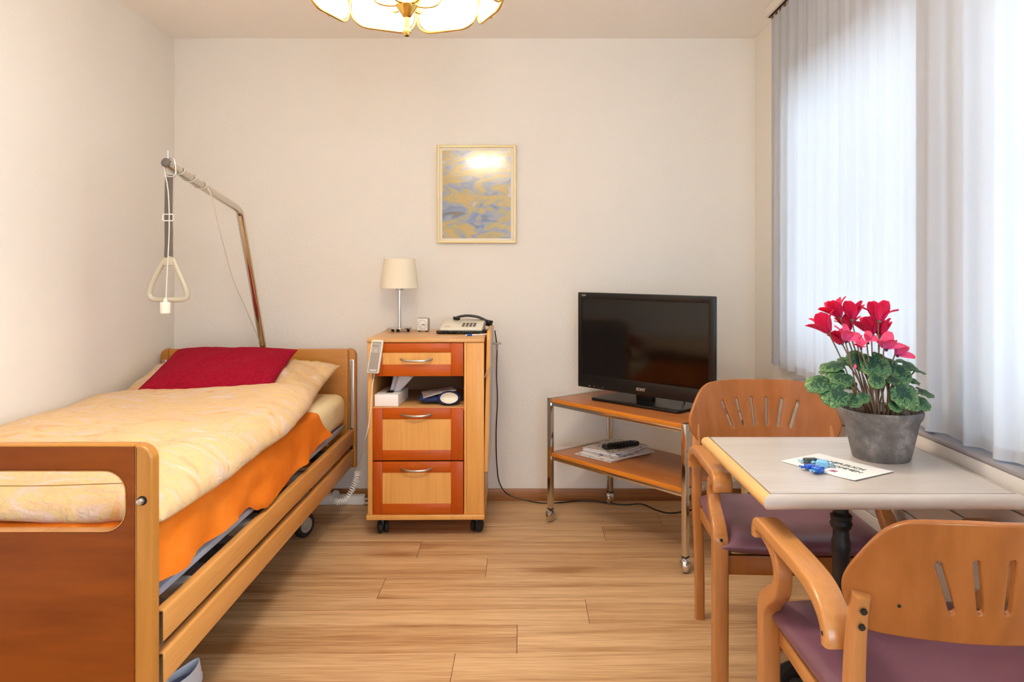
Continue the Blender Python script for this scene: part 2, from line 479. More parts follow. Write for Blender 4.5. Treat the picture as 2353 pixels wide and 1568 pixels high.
def bulb_mat():
    m = bpy.data.materials.new('lit_bulb'); m.use_nodes = True; nt = m.node_tree; nt.nodes.clear()
    out = N(nt, 'ShaderNodeOutputMaterial')
    e = N(nt, 'ShaderNodeEmission'); e.inputs['Color'].default_value = (1, 0.83, 0.62, 1); e.inputs['Strength'].default_value = 25
    tp = N(nt, 'ShaderNodeBsdfTransparent'); mx = N(nt, 'ShaderNodeMixShader'); mx.inputs['Fac'].default_value = 0.5
    nt.links.new(tp.outputs[0], mx.inputs[1]); nt.links.new(e.outputs[0], mx.inputs[2]); nt.links.new(mx.outputs[0], out.inputs['Surface'])
    m.cycles.emission_sampling = 'NONE'
    return m
M['bulb'] = bulb_mat()

def shade_mat():
    m = bpy.data.materials.new('ivory_lampshade'); m.use_nodes = True; nt = m.node_tree; nt.nodes.clear()
    out = N(nt, 'ShaderNodeOutputMaterial')
    d = N(nt, 'ShaderNodeBsdfDiffuse'); d.inputs['Color'].default_value = lin('FFF8E4')
    t = N(nt, 'ShaderNodeBsdfTranslucent'); t.inputs['Color'].default_value = lin('FFF0CC')
    mx = N(nt, 'ShaderNodeMixShader'); mx.inputs['Fac'].default_value = 0.18
    nt.links.new(d.outputs[0], mx.inputs[1]); nt.links.new(t.outputs[0], mx.inputs[2]); nt.links.new(mx.outputs[0], out.inputs['Surface'])
    return m
M['shade'] = shade_mat()

def painting_mat():
    m, nt, b = new_mat('blotchy_print')
    tc = N(nt, 'ShaderNodeTexCoord'); mp = N(nt, 'ShaderNodeMapping'); mp.inputs['Scale'].default_value = (7, 7, 15)
    nt.links.new(tc.outputs['Object'], mp.inputs['Vector'])
    nz = N(nt, 'ShaderNodeTexNoise'); nz.inputs['Scale'].default_value = 1.2; nz.inputs['Detail'].default_value = 8; nz.inputs['Distortion'].default_value = 1.0
    nt.links.new(mp.outputs['Vector'], nz.inputs['Vector'])
    r = N(nt, 'ShaderNodeValToRGB'); e = r.color_ramp.elements
    e[0].position = 0.30; e[0].color = lin('6E6A58'); e[1].position = 0.72; e[1].color = lin('C9B9B0')
    for p, c in ((0.38, '7A8CB0'), (0.45, '9A9EA8'), (0.50, 'A89E6C'), (0.57, 'C4A45C'), (0.63, 'A0A090')):
        k = e.new(p); k.color = lin(c)
    nt.links.new(nz.outputs['Fac'], r.inputs['Fac']); nt.links.new(r.outputs['Color'], b.inputs['Base Color'])
    b.inputs['Roughness'].default_value = 0.22
    b.inputs['Coat Weight'].default_value = 1.0; b.inputs['Coat Roughness'].default_value = 0.10
    return m
M['painting'] = painting_mat()

def leaf_mat():
    m, nt, b = new_mat('variegated_leaf')
    tc = N(nt, 'ShaderNodeTexCoord')
    ln = N(nt, 'ShaderNodeVectorMath', operation='LENGTH'); nt.links.new(tc.outputs['Object'], ln.inputs[0])
    oi = N(nt, 'ShaderNodeObjectInfo')
    mu = N(nt, 'ShaderNodeMath', operation='MULTIPLY'); mu.inputs[1].default_value = 11.0; nt.links.new(oi.outputs['Random'], mu.inputs[0])
    va = N(nt, 'ShaderNodeVectorMath', operation='ADD'); nt.links.new(tc.outputs['Object'], va.inputs[0]); nt.links.new(mu.outputs[0], va.inputs[1])
    nz = N(nt, 'ShaderNodeTexNoise'); nz.inputs['Scale'].default_value = 70; nz.inputs['Detail'].default_value = 4; nz.inputs['Distortion'].default_value = 2.5
    nt.links.new(va.outputs[0], nz.inputs['Vector'])
    ad = N(nt, 'ShaderNodeMath', operation='MULTIPLY_ADD'); ad.inputs[1].default_value = 9.0
    nt.links.new(ln.outputs['Value'], ad.inputs[0]); nt.links.new(nz.outputs['Fac'], ad.inputs[2])
    r = N(nt, 'ShaderNodeValToRGB'); e = r.color_ramp.elements
    e[0].position = 0.40; e[0].color = lin('1C3C2C'); e[1].position = 1.0; e[1].color = lin('2A5032')
    for p, c in ((0.54, '1E4230'), (0.60, '5C8450'), (0.66, '23482E'), (0.74, '8AA664'), (0.82, '2C5634')):
        k = e.new(p); k.color = lin(c)
    sc = N(nt, 'ShaderNodeMath', operation='MULTIPLY'); sc.inputs[1].default_value = 0.82
    nt.links.new(ad.outputs[0], sc.inputs[0]); nt.links.new(sc.outputs[0], r.inputs['Fac'])
    nt.links.new(r.outputs['Color'], b.inputs['Base Color'])
    b.inputs['Roughness'].default_value = 0.5; b.inputs['Specular IOR Level'].default_value = 0.3
    return m
M['leaf'] = leaf_mat()

def petal_mat(name, c1, c2):
    m, nt, b = new_mat(name)
    tc = N(nt, 'ShaderNodeTexCoord'); sp = N(nt, 'ShaderNodeSeparateXYZ'); nt.links.new(tc.outputs['Generated'], sp.inputs[0])
    r = N(nt, 'ShaderNodeValToRGB'); r.color_ramp.elements[0].color = lin(c1); r.color_ramp.elements[1].color = lin(c2)
    nt.links.new(sp.outputs['Z'], r.inputs['Fac']); nt.links.new(r.outputs['Color'], b.inputs['Base Color'])
    b.inputs['Roughness'].default_value = 0.6; b.inputs['Specular IOR Level'].default_value = 0.25
    b.inputs['Subsurface Weight'].default_value = 0.15; b.inputs['Subsurface Radius'].default_value = (0.01, 0.004, 0.004)
    return m
M['petal'] = petal_mat('cerise_petal', 'C01850', 'E8244E')
M['petal2'] = petal_mat('pink_petal', 'E060A0', 'EE4A66')
M['eye'] = plain('flower_eye', '4A1030', 0.6)

def pot_mat():
    m, nt, b = new_mat('weathered_grey_clay')
    tc = N(nt, 'ShaderNodeTexCoord')
    n1 = N(nt, 'ShaderNodeTexNoise'); n1.inputs['Scale'].default_value = 16; n1.inputs['Detail'].default_value = 9; n1.inputs['Roughness'].default_value = 0.68
    nt.links.new(tc.outputs['Object'], n1.inputs['Vector'])
    r = N(nt, 'ShaderNodeValToRGB'); e = r.color_ramp.elements
    e[0].position = 0.33; e[0].color = lin('55514E'); e[1].position = 0.72; e[1].color = lin('A29C98')
    k = e.new(0.52); k.color = lin('716C6A')
    nt.links.new(n1.outputs['Fac'], r.inputs['Fac'])
    n2 = N(nt, 'ShaderNodeTexNoise'); n2.inputs['Scale'].default_value = 150; n2.inputs['Detail'].default_value = 2
    nt.links.new(tc.outputs['Object'], n2.inputs['Vector'])
    r2 = N(nt, 'ShaderNodeValToRGB'); r2.color_ramp.elements[0].position = 0.74; r2.color_ramp.elements[1].position = 0.80
    nt.links.new(n2.outputs['Fac'], r2.inputs['Fac'])
    mx = N(nt, 'ShaderNodeMixRGB'); mx.inputs['Color2'].default_value = lin('CFCBC6')
    nt.links.new(r2.outputs['Color'], mx.inputs['Fac']); nt.links.new(r.outputs['Color'], mx.inputs['Color1'])
    nt.links.new(mx.outputs['Color'], b.inputs['Base Color'])
    b.inputs['Roughness'].default_value = 0.8
    bp = N(nt, 'ShaderNodeBump'); bp.inputs['Strength'].default_value = 0.35; bp.inputs['Distance'].default_value = 0.004
    nt.links.new(n1.outputs['Fac'], bp.inputs['Height']); nt.links.new(bp.outputs['Normal'], b.inputs['Normal'])
    return m
M['pot'] = pot_mat()

def magazine_mat(name, c, ca, cb, sc):
    m, nt, b = new_mat(name)
    tc = N(nt, 'ShaderNodeTexCoord')
    nz = N(nt, 'ShaderNodeTexNoise'); nz.inputs['Scale'].default_value = sc; nz.inputs['Detail'].default_value = 3
    nt.links.new(tc.outputs['Object'], nz.inputs['Vector'])
    r = N(nt, 'ShaderNodeValToRGB'); r.color_ramp.interpolation = 'CONSTANT'; e = r.color_ramp.elements
    e[0].position = 0; e[0].color = lin(c); e[1].position = 0.56; e[1].color = lin(ca)
    k = e.new(0.64); k.color = lin(cb)
    nt.links.new(nz.outputs['Fac'], r.inputs['Fac']); nt.links.new(r.outputs['Color'], b.inputs['Base Color'])
    b.inputs['Roughness'].default_value = 0.35
    return m

# ------------------------------------------------------------------ room shell
XL, XR, YB, YF, ZC = -1.818, 1.197, 3.956, -1.7, 2.4
T = 0.25
MB().box(XL-T, XR+T, YB, YB+T, -0.1, ZC+0.1).build('wall_back', M['wall'], angle=None)
tag(bpy.data.objects['wall_back'], kind='structure')
tag(MB().box(XL-T, XL, YF-T, YB, -0.1, ZC+0.1).build('wall_left', M['wall'], angle=None), kind='structure')
W_FILL = (0.05, 1.10, 0.35, 2.05)  # opening of an unseen window added behind the camera for fill
wf = MB()
wf.box(XL-T, XR+T, YF-T, YF, -0.1, W_FILL[2]); wf.box(XL-T, XR+T, YF-T, YF, W_FILL[3], ZC+0.1)
wf.box(XL-T, W_FILL[0], YF-T, YF, W_FILL[2], W_FILL[3]); wf.box(W_FILL[1], XR+T, YF-T, YF, W_FILL[2], W_FILL[3])
tag(wf.build('wall_front', M['wall'], angle=None), kind='structure')
f = MB(); ya, yb = YF-0.19, YF-0.13
f.box(W_FILL[0], W_FILL[1], ya, yb, W_FILL[2], W_FILL[2]+0.06, 0.006).box(W_FILL[0], W_FILL[1], ya, yb, W_FILL[3]-0.06, W_FILL[3], 0.006)
for xq in (W_FILL[0], W_FILL[1]-0.06): f.box(xq, xq+0.06, ya, yb, W_FILL[2], W_FILL[3], 0.006)
wo = tag(f.build('window_3', M['white']), kind='structure')  # added window, lets in frontal fill light
MB().box(W_FILL[0]+0.05, W_FILL[1]-0.05, ya+0.025, ya+0.031, W_FILL[2]+0.05, W_FILL[3]-0.05).build('pane', M['pane'], wo, angle=None)
W1 = (2.06, 3.36, 0.80, 2.02); W2 = (-1.0, 1.94, 0.80, 2.02)  # second window run on out of view, added for cool daylight fill
wr = MB()
wr.box(XR, XR+T, YF-T, YB, -0.1, 0.80); wr.box(XR, XR+T, YF-T, YB, 2.02, ZC+0.1)
wr.box(XR, XR+T, YF-T, -1.0, 0.80, 2.02); wr.box(XR, XR+T, 1.94, 2.06, 0.80, 2.02); wr.box(XR, XR+T, 3.36, YB, 0.80, 2.02)
tag(wr.build('wall_right', M['wall'], angle=None), kind='structure')
tag(MB().box(XL-T, XR+T, YF-T, YB+T, ZC, ZC+0.1).build('ceiling', M['ceiling'], angle=None), kind='structure')
for i, (y0, y1, z0, z1) in enumerate((W1, W2)):
    f = MB(); xw0, xw1 = XR+0.13, XR+0.19; fw = 0.06
    ym = (y0+y1)/2
    f.box(xw0, xw1, y0, y1, z0, z0+fw, 0.006); f.box(xw0, xw1, y0, y1, z1-fw, z1, 0.006)
    f.box(xw0, xw1, y0, y0+fw, z0, z1, 0.006); f.box(xw0, xw1, y1-fw, y1, z0, z1, 0.006)
    if i == 1: f.box(xw0, xw1, ym-0.05, ym+0.05, z0, z1, 0.006)
    wo = tag(f.build('window_%d' % (i+1), M['white']), kind='structure')
    MB().box(xw0+0.025, xw0+0.031, y0+0.05, y1-0.05, z0+0.05, z1-0.05).build('pane', M['pane'], wo, angle=None)
    MB().box(XR-0.02, xw0, y0+0.002, y1-0.002, z0+0.001, z0+0.02, 0.004).build('sill', M['white'], wo)

fl = tag(MB().box(XL-T, XR+T, YF-T, YB+T, -0.12, -0.006).build('floor', M['subfloor'], angle=None), kind='structure')
PW, PL = 0.1955, 1.28
joints = {2: .362, 3: -.452, 4: -.153, 5: -.54, 6: .222, 7: -.024, 8: -.217}
mesh_cache = {}
r = 0
while YB - PW*(r+1) > YF - PW:
    y1 = YB-PW*r; y0 = max(y1-PW, YF)
    j = joints.get(r, random.uniform(-0.9, 0.9))
    xs = [j-PL*k for k in range(-4, 6)]
    xs = sorted(x for x in xs if XL+0.02 < x < XR-0.02)
    xs = [XL]+xs+[XR]
    for a, b in zip(xs, xs[1:]):
        L = b-a
        key = (round(L, 3), round(y1-y0, 4))
        if key not in mesh_cache:
            mb = MB().box(-L/2+0.0006, L/2-0.0006, -(y1-y0)/2+0.0006, (y1-y0)/2-0.0006, -0.006, 0.0, 0.0012, 1)
            o = mb.build('plank', M['floor'], fl, 20); mesh_cache[key] = o.data
        else:
            o = bpy.data.objects.new('plank', mesh_cache[key]); COL.objects.link(o); o.parent = fl
        o.location = ((a+b)/2, (y0+y1)/2, 0)
    r += 1
tag(MB().box(XL, XR, YB-0.014, YB, 0.0, 0.062, 0.003).build('baseboard_back', M['base']), kind='structure')
bl = MB().box(XL, XL+0.014, YF, YB-0.014, 0.0, 0.062, 0.003).build('baseboard_left', M['base']); tag(bl, kind='structure')
tag(MB().box(XR-0.014, XR, YF, YB-0.014, 0.0, 0.062, 0.003).build('baseboard_right', M['base']), kind='structure')

# ------------------------------------------------------------------ curtains and rail
t = thing('curtain_rail', 'cream ceiling-mounted curtain rail box along the window wall', 'curtain rail', (1.13, 1.8, 2.4))
MB().box(-0.026, 0.05, -1.75, 1.70, -0.042, 0.0, 0.004).build('rail_box', M['wall'], t)
MB().box(-0.012, -0.004, -1.74, 1.69, -0.046, -0.040).build('slot_shade', M['gap_shade'], t, None)  # dark strip painting the shade of the track slot
g = MB()
for k in range(60): 
    y = 1.67-k*0.055
    g.box(-0.006, 0.004, y-0.006, y+0.006, -0.056, -0.040, 0.002, 1)
tag(g.build('gliders', M['base'], t, None), kind='stuff')

def curtain(name, label, y0, y1, xc, amp, wl, ztop, zhem, seed):
    L = y1-y0; n = int(L/wl*14)
    def xoff(y, z):
        ph = 2*PI*y/wl + 2.2*fbm(y*2.3, seed, 0.0, 2)
        k = (z-zhem)/(ztop-zhem)
        a = amp*(1.0-0.45*k)*(0.75+0.5*noise.noise(Vector((y*4, seed+3, z*0.3))))
        return a*(math.sin(ph)+0.35*math.sin(2.1*ph+1.0))
    def fn(u, v):
        y = y0+L*u; z = zhem+(ztop-zhem)*v
        return (xc+xoff(y, z), y+0.012*math.sin(2*PI*y/wl*1.0+0.6)*(1-v*0.6), z+0.0)
    o = MB().grid(fn, n, 14).build(name, M['curtain'], None, 180)
    tag(o, label, 'curtain', 'sheer curtains at the windows')
    def fh(u, v):
        y = y0+L*u; z = zhem+0.028*v
        return (xc+xoff(y, z)-0.0015, y+0.012*math.sin(2*PI*y/wl+0.6), z)
    MB().grid(fh, n, 1).build('hem', M['curtain'], o, 180)
    return o
curtain('sheer_curtain', 'bright sheer white curtain hanging over the far window beside the room corner', 2.05, 3.485, 1.130, 0.013, 0.105, 2.345, 0.772, 1.0)
curtain('sheer_curtain', 'nearer sheer white curtain with wide folds hanging over the second window', 1.25, 2.155, 1.108, 0.020, 0.165, 2.345, 0.771, 5.0)

# ------------------------------------------------------------------ radiator
t = thing('radiator', 'long pale flat-tube radiator below the curtains, behind the table', 'radiator', (1.12, 1.6, 0.12))
zt = [0.755-0.12, 0.672-0.12]
xs0, xs1 = 1.085-1.12, 1.150-1.12
y0, y1 = 0.1-1.6, 3.07-1.6
z = 0.752-0.12; first = True
for k in range(8):
    h = 0.0785 if not first else 0.081
    MB().box(xs0, xs1, y0, y1, z-h+0.003, z, 0.004).build('tube', M['radiator'], t)
    z -= h; first = False
MB().box(xs0-0.002, XR-1.1215, y0, y1, 0.752-0.12, 0.764-0.12, 0.004).build('top_cover', plain('grey_lacquer', '958F93', 0.2), t)
MB().box(xs0+0.01, xs1-0.01, y0+0.02, y1-0.02, z+0.01, 0.745-0.12).build('core', M['gap_shade'], t, None)  # dark filler, paints the shade between the tubes
for yy in (y0+0.15, 0.0, y1-0.15):
    MB().box(xs1, XR-1.1215, yy-0.015, yy+0.015, 0.25, 0.28).build('bracket', M['white'], t)
    MB().box(-0.01, 0.02, yy-0.02, yy+0.02, -0.12, z+0.03, 0.003).build('foot', M['white'], t)

# ------------------------------------------------------------------ chandelier
t = thing('chandelier', 'brass ceiling lamp with a ring of frosted ribbed glass panels', 'lamp', LAMP_C)
R = 0.25; pw, ph_ = 0.190, 0.265
zb = 1.882-LAMP_C.z
for k in range(8):
    a = PI/2 + 2*PI*(k+0.5)/8 + math.radians(2.5)
    ca, sa = math.cos(a), math.sin(a)
    tilt = math.radians(10)
    ex = Vector((-sa, ca, 0)); en = Vector((ca*math.cos(tilt), sa*math.cos(tilt), -math.sin(tilt))); ey = en.cross(ex)
    if ey.z < 0: ey = -ey
    mt = frame(Vector((ca*R, sa*R, zb+ph_/2*math.cos(tilt)+0.003)), ex, ey, ex.cross(ey))
    out = rrect(-pw/2+0.006, pw/2-0.006, -ph_/2+0.006, ph_/2-0.006, 0.045, 6)
    b = fill_shape(out, [], 0.004)
    for fct in b.faces: pass
    mb = MB(); mb._merge(b, mt)
    # raised ribs on the outside of the glass
    for q in range(7):
        x = -0.066+0.022*q
        hh = ph_/2-0.02-(0.02 if abs(x) > 0.06 else 0)
        b2 = MB().tube([(x, -hh, 0.0025), (x, hh, 0.0025)], 0.0022, 6); b2.xf(mt)
        me = bpy.data.meshes.new('q'); b2.bm.to_mesh(me); b2.bm.free(); mb.bm.from_mesh(me); bpy.data.meshes.remove(me)
    pa = mb.build('glass_panel', M['lampglass'], t, 30)
    rim = rrect(-pw/2, pw/2, -ph_/2, ph_/2, 0.05, 6)
    MB().tube([mt @ Vector((x, y, 0)) for x, y in rim], 0.0036, 8, True).build('rim_wire', M['gold'], pa, 60)
    c0 = mt @ Vector((0, -ph_/2+0.004, 0.004))
    MB().sphere(c0, 0.006, (1, 1, 1), 8, 6).build('clip', M['gold'], pa)
zh = 1.80-LAMP_C.z
MB().lathe([(0, 0.030-0.055), (0.006, 0.028-0.055), (0.0105, 0.021-0.055), (0.0105, 0.015-0.055), (0.006, 0.008-0.055), (0.006, 0.0), (0.010, 0.002), (0.014, 0.008), (0.026, 0.024), (0.0285, 0.030), (0.026, 0.037), (0.014, 0.042), (0.006, 0.050), (0.006, 0.60-LAMP_C.z+1.80), (0, 0.6)], (0, 0, 1.853-LAMP_C.z), 24).build('hub', M['gold'], t)
MB().cyl((0, 0, 0.10-0.1), (0, 0, 2.36-LAMP_C.z), 0.007).build('rod', M['gold'], t)
MB().lathe([(0, -0.04), (0.03, -0.038), (0.055, -0.01), (0.058, 0), (0, 0)], (0, 0, 2.4-LAMP_C.z), 28).build('canopy', M['gold'], t)
for k in range(6):
    a = 2*PI*k/6 + math.radians(8)
    c, s_ = math.cos(a), math.sin(a)
    zz = 1.885-LAMP_C.z
    pts = catmull([(0.02*c, 0.02*s_, zz), (0.05*c, 0.05*s_, zz-0.003), (0.08*c, 0.08*s_, zz+0.008), (0.098*c, 0.098*s_, zz+0.05), (0.10*c, 0.10*s_, zz+0.075)], 6)
    ar = MB().tube(pts, 0.0032, 8).build('arm', M['gold'], t, 60)
    MB().lathe([(0, 0), (0.012, 0), (0.015, 0.02), (0.011, 0.045), (0, 0.045)], (0.10*c, 0.10*s_, zz+0.07), 16).build('socket', M['gold'], ar)
    MB().sphere((0.10*c, 0.10*s_, zz+0.145), 0.022, (1, 1, 1.5), 16, 10).build('bulb', M['bulb'], ar)
    d = bpy.data.lights.new('bulb_light', 'POINT'); d.energy = BULB_W; d.color = (1.0, 0.915, 0.785); d.shadow_soft_size = 0.03
    lo = bpy.data.objects.new('bulb_light', d); COL.objects.link(lo); lo.parent = t; lo.location = (0.10*c, 0.10*s_, zz+0.145)

# ------------------------------------------------------------------ picture
px0, px1, pz0, pz1 = -0.452, -0.043, 1.336, 1.843
pc = ((px0+px1)/2, YB, (pz0+pz1)/2)
t = thing('framed_picture', 'slim gilt-framed print of blurred ochre and blue patches on back wall', 'picture', pc)
hw, hh = (px1-px0)/2, (pz1-pz0)/2
mt = frame((0, -0.012, 0), (1, 0, 0), (0, 0, 1), (0, -1, 0))
b = fill_shape(rrect(-hw, hw, -hh, hh, 0.0), [rrect(-hw+0.011, hw-0.011, -hh+0.011, hh-0.011, 0.0)], 0.022, 0.003, 1)
mb = MB(); mb._merge(b, mt); mb.build('frame', plain('gilt_wood', 'E2CB94', 0.35, 0.25), t)
MB().box(-hw+0.009, hw-0.009, -0.012, -0.004, -hh+0.009, hh-0.009).build('mat_board', plain('mat_board', 'EEE4D2', 0.5), t, None)
MB().box((1017-1095.5)/442.3, (1174-1095.5)/442.3, -0.0132, -0.011, -(548-447)/442.3, (447-347)/442.3).build('print', M['painting'], t, None)

# ------------------------------------------------------------------ bed
BX0, BX1 = -1.803, -0.8337
BC = (BX0+BX1)/2
bed = thing('care_bed', 'beech care bed with slatted side rail and cut-out footboard along left wall', 'bed', (BC, 2.75, 0))
def bx(x): return x-BC
def by(y): return y-2.75
def board(yf, thick, ztop, zbot, name, hole):
    mt = frame((0, by(yf)+thick/2, 0), (1, 0, 0), (0, 0, 1), (0, -1, 0))
    pwid = 0.041
    holes = []
    if hole: holes = [rrect(bx(-1.741), bx(-0.895), 0.6176, 0.757, 0.05, 8)]
    b = fill_shape(rrect(bx(BX0)+pwid, bx(BX1)-pwid, zbot, ztop-0.003, 0.0), holes, thick-0.006, 0.004, 2)
    mb = MB(); mb._merge(b, mt)
    pan = mb.build(name, M['bedpanel'] if hole else M['bedx'], bed)
    if hole:
        oh = rrect(bx(-1.741)+0.0003, bx(-0.895)-0.0003, 0.6179, 0.7567, 0.0497, 8); ih = rrect(bx(-1.741)+0.003, bx(-0.895)-0.003, 0.6206, 0.754, 0.047, 8)
        b = fill_shape(oh, [ih], thick-0.008, 0.001, 1); mb = MB(); mb._merge(b, mt); mb.build('opening_edge', M['chairy'], pan)
    # top rail cap in lighter wood
    if hole: MB().box(bx(BX0)+pwid, bx(BX1)-pwid, by(yf)+0.001, by(yf)+thick-0.001, ztop-0.0045, ztop, 0.002).build('cap_strip', M['bedx'], pan)
    for s in (0, 1):
        x0, x1 = (bx(BX0), bx(BX0)+pwid) if s == 0 else (bx(BX1)-pwid, bx(BX1))
        rr = [0.004, 0.004, 0.004, 0.036] if s == 0 else [0.004, 0.004, 0.036, 0.004]
        # slot for the rail carriage on the inner face of the headboard
        hs = []
        b = fill_shape(rrect(x0, x1, zbot, ztop, rr, 8), hs, thick, 0.006, 3)
        mb = MB(); mb._merge(b, mt)
        post = mb.build('post', M['bed'], bed)
        xm = (x0+x1)/2
        if not hole:
            MB().box(xm-0.011, xm+0.011, by(yf)-0.0012, by(yf)+0.004, 0.40, 0.755, 0.004).build('slide_track', M['steel'], post)
            MB().box(xm-0.005, xm+0.005, by(yf)-0.0018, by(yf)+0.004, 0.405, 0.75).build('slide_slot', M['greyplastic'], post, None)
        else:
            xb = bx((327-1205)/1025.4) if s else bx(BX0)+bx(BX1)-bx((327-1205)/1025.4)
            zb_ = CAMZ-(1151-612)/1025.4
            MB().lathe([(0, 0.0), (0.0105, 0.0), (0.0105, 0.002), (0, 0.002)], (xb, by(yf)+0.001, zb_), 20, (0, -1, 0)).build('recess_shade', M['gap_shade'], post)  # dark disc painting the shade round the bolt
            MB().lathe([(0, 0), (0.0075, 0), (0.0075, 0.012), (0.006, 0.0145), (0, 0.0155)], (xb-0.001, by(yf), zb_), 20, (0, -1, 0)).build('bolt_head', M['steel'], post)
    return pan
board(3.77, 0.032, 0.808, 0.219, 'headboard', False)
board(1.7067, 0.036, 0.815, 0.215, 'footboard', True)
for s in (0, 1):
    xo = bx(-0.842) if s else bx(BX0)+bx(BX1)-bx(-0.842)
    sg = -1 if s else 1
    xa, xb_ = sorted((xo, xo+sg*0.026))
    for (z0, z1) in ((0.336, 0.412), (0.236, 0.312)):
        ra = MB().box(xa, xb_, by(1.782), by(3.765), z0, z1, 0.006, 3).build('side_rail', M['rail'], bed)
        MB().box(xa+0.003, xb_-0.003, by(1.748), by(1.783), z0+0.003, z1-0.003, 0.003).build('end_cap', M['black'], ra)
    MB().box(xa+0.004, xb_-0.004, by(1.745), by(1.762), 0.232, 0.415, 0.003).build('rail_carriage', M['black'], bed)
    MB().box(xa+0.006, xb_-0.006, by(3.756), by(3.769), 0.232, 0.415, 0.002).build('rail_carriage', M['blackm'], bed)
    # lying-surface frame
    xf = bx(-0.889) if s else bx(-1.76)
    MB().box(xf-0.018, xf+0.018, by(1.80), by(3.70), 0.428, 0.4475, 0.004).build('frame_tube', M['frame_blue'], bed)
for k in range(13):
    y = 1.87+k*0.145
    MB().box(bx(-1.745), bx(-0.90), by(y)-0.03, by(y)+0.03, 0.434, 0.4465, 0.003, 1).build('slat', M['greyplastic'], bed)
for k, yy in enumerate((1.95, 2.18, 2.40, 2.62, 2.95, 3.30)):
    MB().box(bx(-0.935), bx(-0.872), by(yy), by(yy)+0.05, 0.365, 0.405, 0.004).build('slat_holder', M['blackm'] if k % 2 else M['greyplastic'], bed)
# chassis
for xq in (-1.55, -1.05):
    MB().box(bx(xq)-0.025, bx(xq)+0.025, by(1.95), by(3.6), 0.20, 0.25, 0.004).build('chassis_tube', M['frame_blue'], bed)
for yq in (2.05, 3.45):
    MB().box(bx(-1.70), bx(-0.98), by(yq)-0.025, by(yq)+0.025, 0.150, 0.20, 0.004).build('cross_member', M['frame_blue'], bed)
for (ya, yb_) in ((2.15, 2.75), (2.85, 3.4)):
    for xq in (-1.52, -1.08):
        MB().ribbon([(bx(xq), by(ya), 0.235), (bx(xq), by(yb_), 0.405)], 0.02, 0.04, (1, 0, 0)).build('lift_arm', M['blackm'], bed)
MB().box(bx(-1.42), bx(-1.18), by(2.55), by(2.95), 0.26, 0.36, 0.02).build('motor_housing', M['blackm'], bed)
MB().box(bx(-1.0), bx(-0.93), by(3.62), by(3.66), 0.36, 0.47, 0.006).build('corner_bracket', M['steel'], bed)
for (xq, yq) in ((-0.99, 3.42), (-1.65, 3.42), (-1.65, 2.05), (-1.10, 2.05)):
    wheel = MB().lathe([(0.034, -0.016), (0.048, -0.016), (0.0545, -0.011), (0.056, 0), (0.0545, 0.011), (0.048, 0.016), (0.034, 0.016), (0.034, -0.016)], (bx(xq), by(yq), 0.056), 32, (1, -0.55, 0)).build('caster_wheel', M['rubber'], bed)
    MB().lathe([(0, 0.018), (0.012, 0.018), (0.016, 0.013), (0.026, 0.012), (0.034, 0.016), (0.036, 0.012), (0.036, -0.012), (0.034, -0.016), (0, -0.016)], (bx(xq), by(yq), 0.056), 28, (1, -0.55, 0)).build('hub_cap', M['greyplastic'], wheel)
    MB().ribbon([(bx(xq), by(yq)+0.03, 0.075), (bx(xq), by(yq)+0.01, 0.118), (bx(xq), by(yq), 0.155)], 0.05, 0.012, (1, 0, 0)).build('caster_fork', M['frame_blue'], wheel)

# mattress
MT = 0.600
mat_o = MB().box(-1.785, -0.868, 1.785, 3.715, 0.448, MT, 0.045, 5)
bmesh.ops.subdivide_edges(mat_o.bm, edges=[e for e in mat_o.bm.edges if e.calc_length() > 0.3], cuts=24, use_grid_fill=True)
for v in mat_o.bm.verts:
    v.co.x += 0.006*noise.noise(Vector((v.co.y*9, v.co.z*6, 1)))
    v.co.z += 0.004*noise.noise(Vector((v.co.x*5, v.co.y*5, 9)))
tag(mat_o.build('mattress', M['mattress'], None, 60), 'cream-sheeted mattress lying on the care bed, corner bare beside headboard', 'mattress')

# orange blanket: lies on the mattress, hangs over the near long side and the foot
def zlow(y):
    pts = [(1.74, .478), (1.9, .466), (2.1, .466), (2.25, .470), (2.38, .462), (2.44, .435), (2.5, .425), (2.7, .434), (2.95, .446), (3.1, .456), (3.34, .476)]
    for (a, za), (b, zb_) in zip(pts, pts[1:]):
        if y <= b: return za+(zb_-za)*smooth(a, b, y)
    return pts[-1][1]
def blanket_side(u, v):
    # u along the bed, v: 0 on top .. 1 at the lower edge
    yt = 1.768+(3.18-1.768)*u; ybm = 1.768+(3.34-1.768)*u
    if v < 0.30:
        k = v/0.30
        x = -1.30+(-0.884+1.30)*k; return (x, yt, MT+0.006+0.002*noise.noise(Vector((x*9, yt*9, 0))))
    k = (v-0.30)/0.70
    y = yt+(ybm-yt)*k
    zl = zlow(y)
    zt_ = MT+0.004
    ang = min(1.0, k/0.18)*PI/2
    if k < 0.18:
        x = -0.884+0.020*math.sin(ang); z = zt_-0.020*(1-math.cos(ang))
    else:
        kk = (k-0.18)/0.82
        z = (zt_-0.020)+(zl-zt_+0.020)*kk
        x = -0.864+0.012*kk
        fold = 0.010*math.sin(y*17+2*fbm(y*3, 2)+kk*1.5)*kk + 0.008*fbm(y*6, z*8, 3)*kk
        pl = math.exp(-((y-2.47)/0.07)**2)
        x += fold + 0.010*pl*math.sin(kk*9)*kk
        x = min(x, -0.836)
        x = max(x, -0.870+0.004)
    return (x, y, z)
bb = MB().grid(blanket_side, 120, 44)
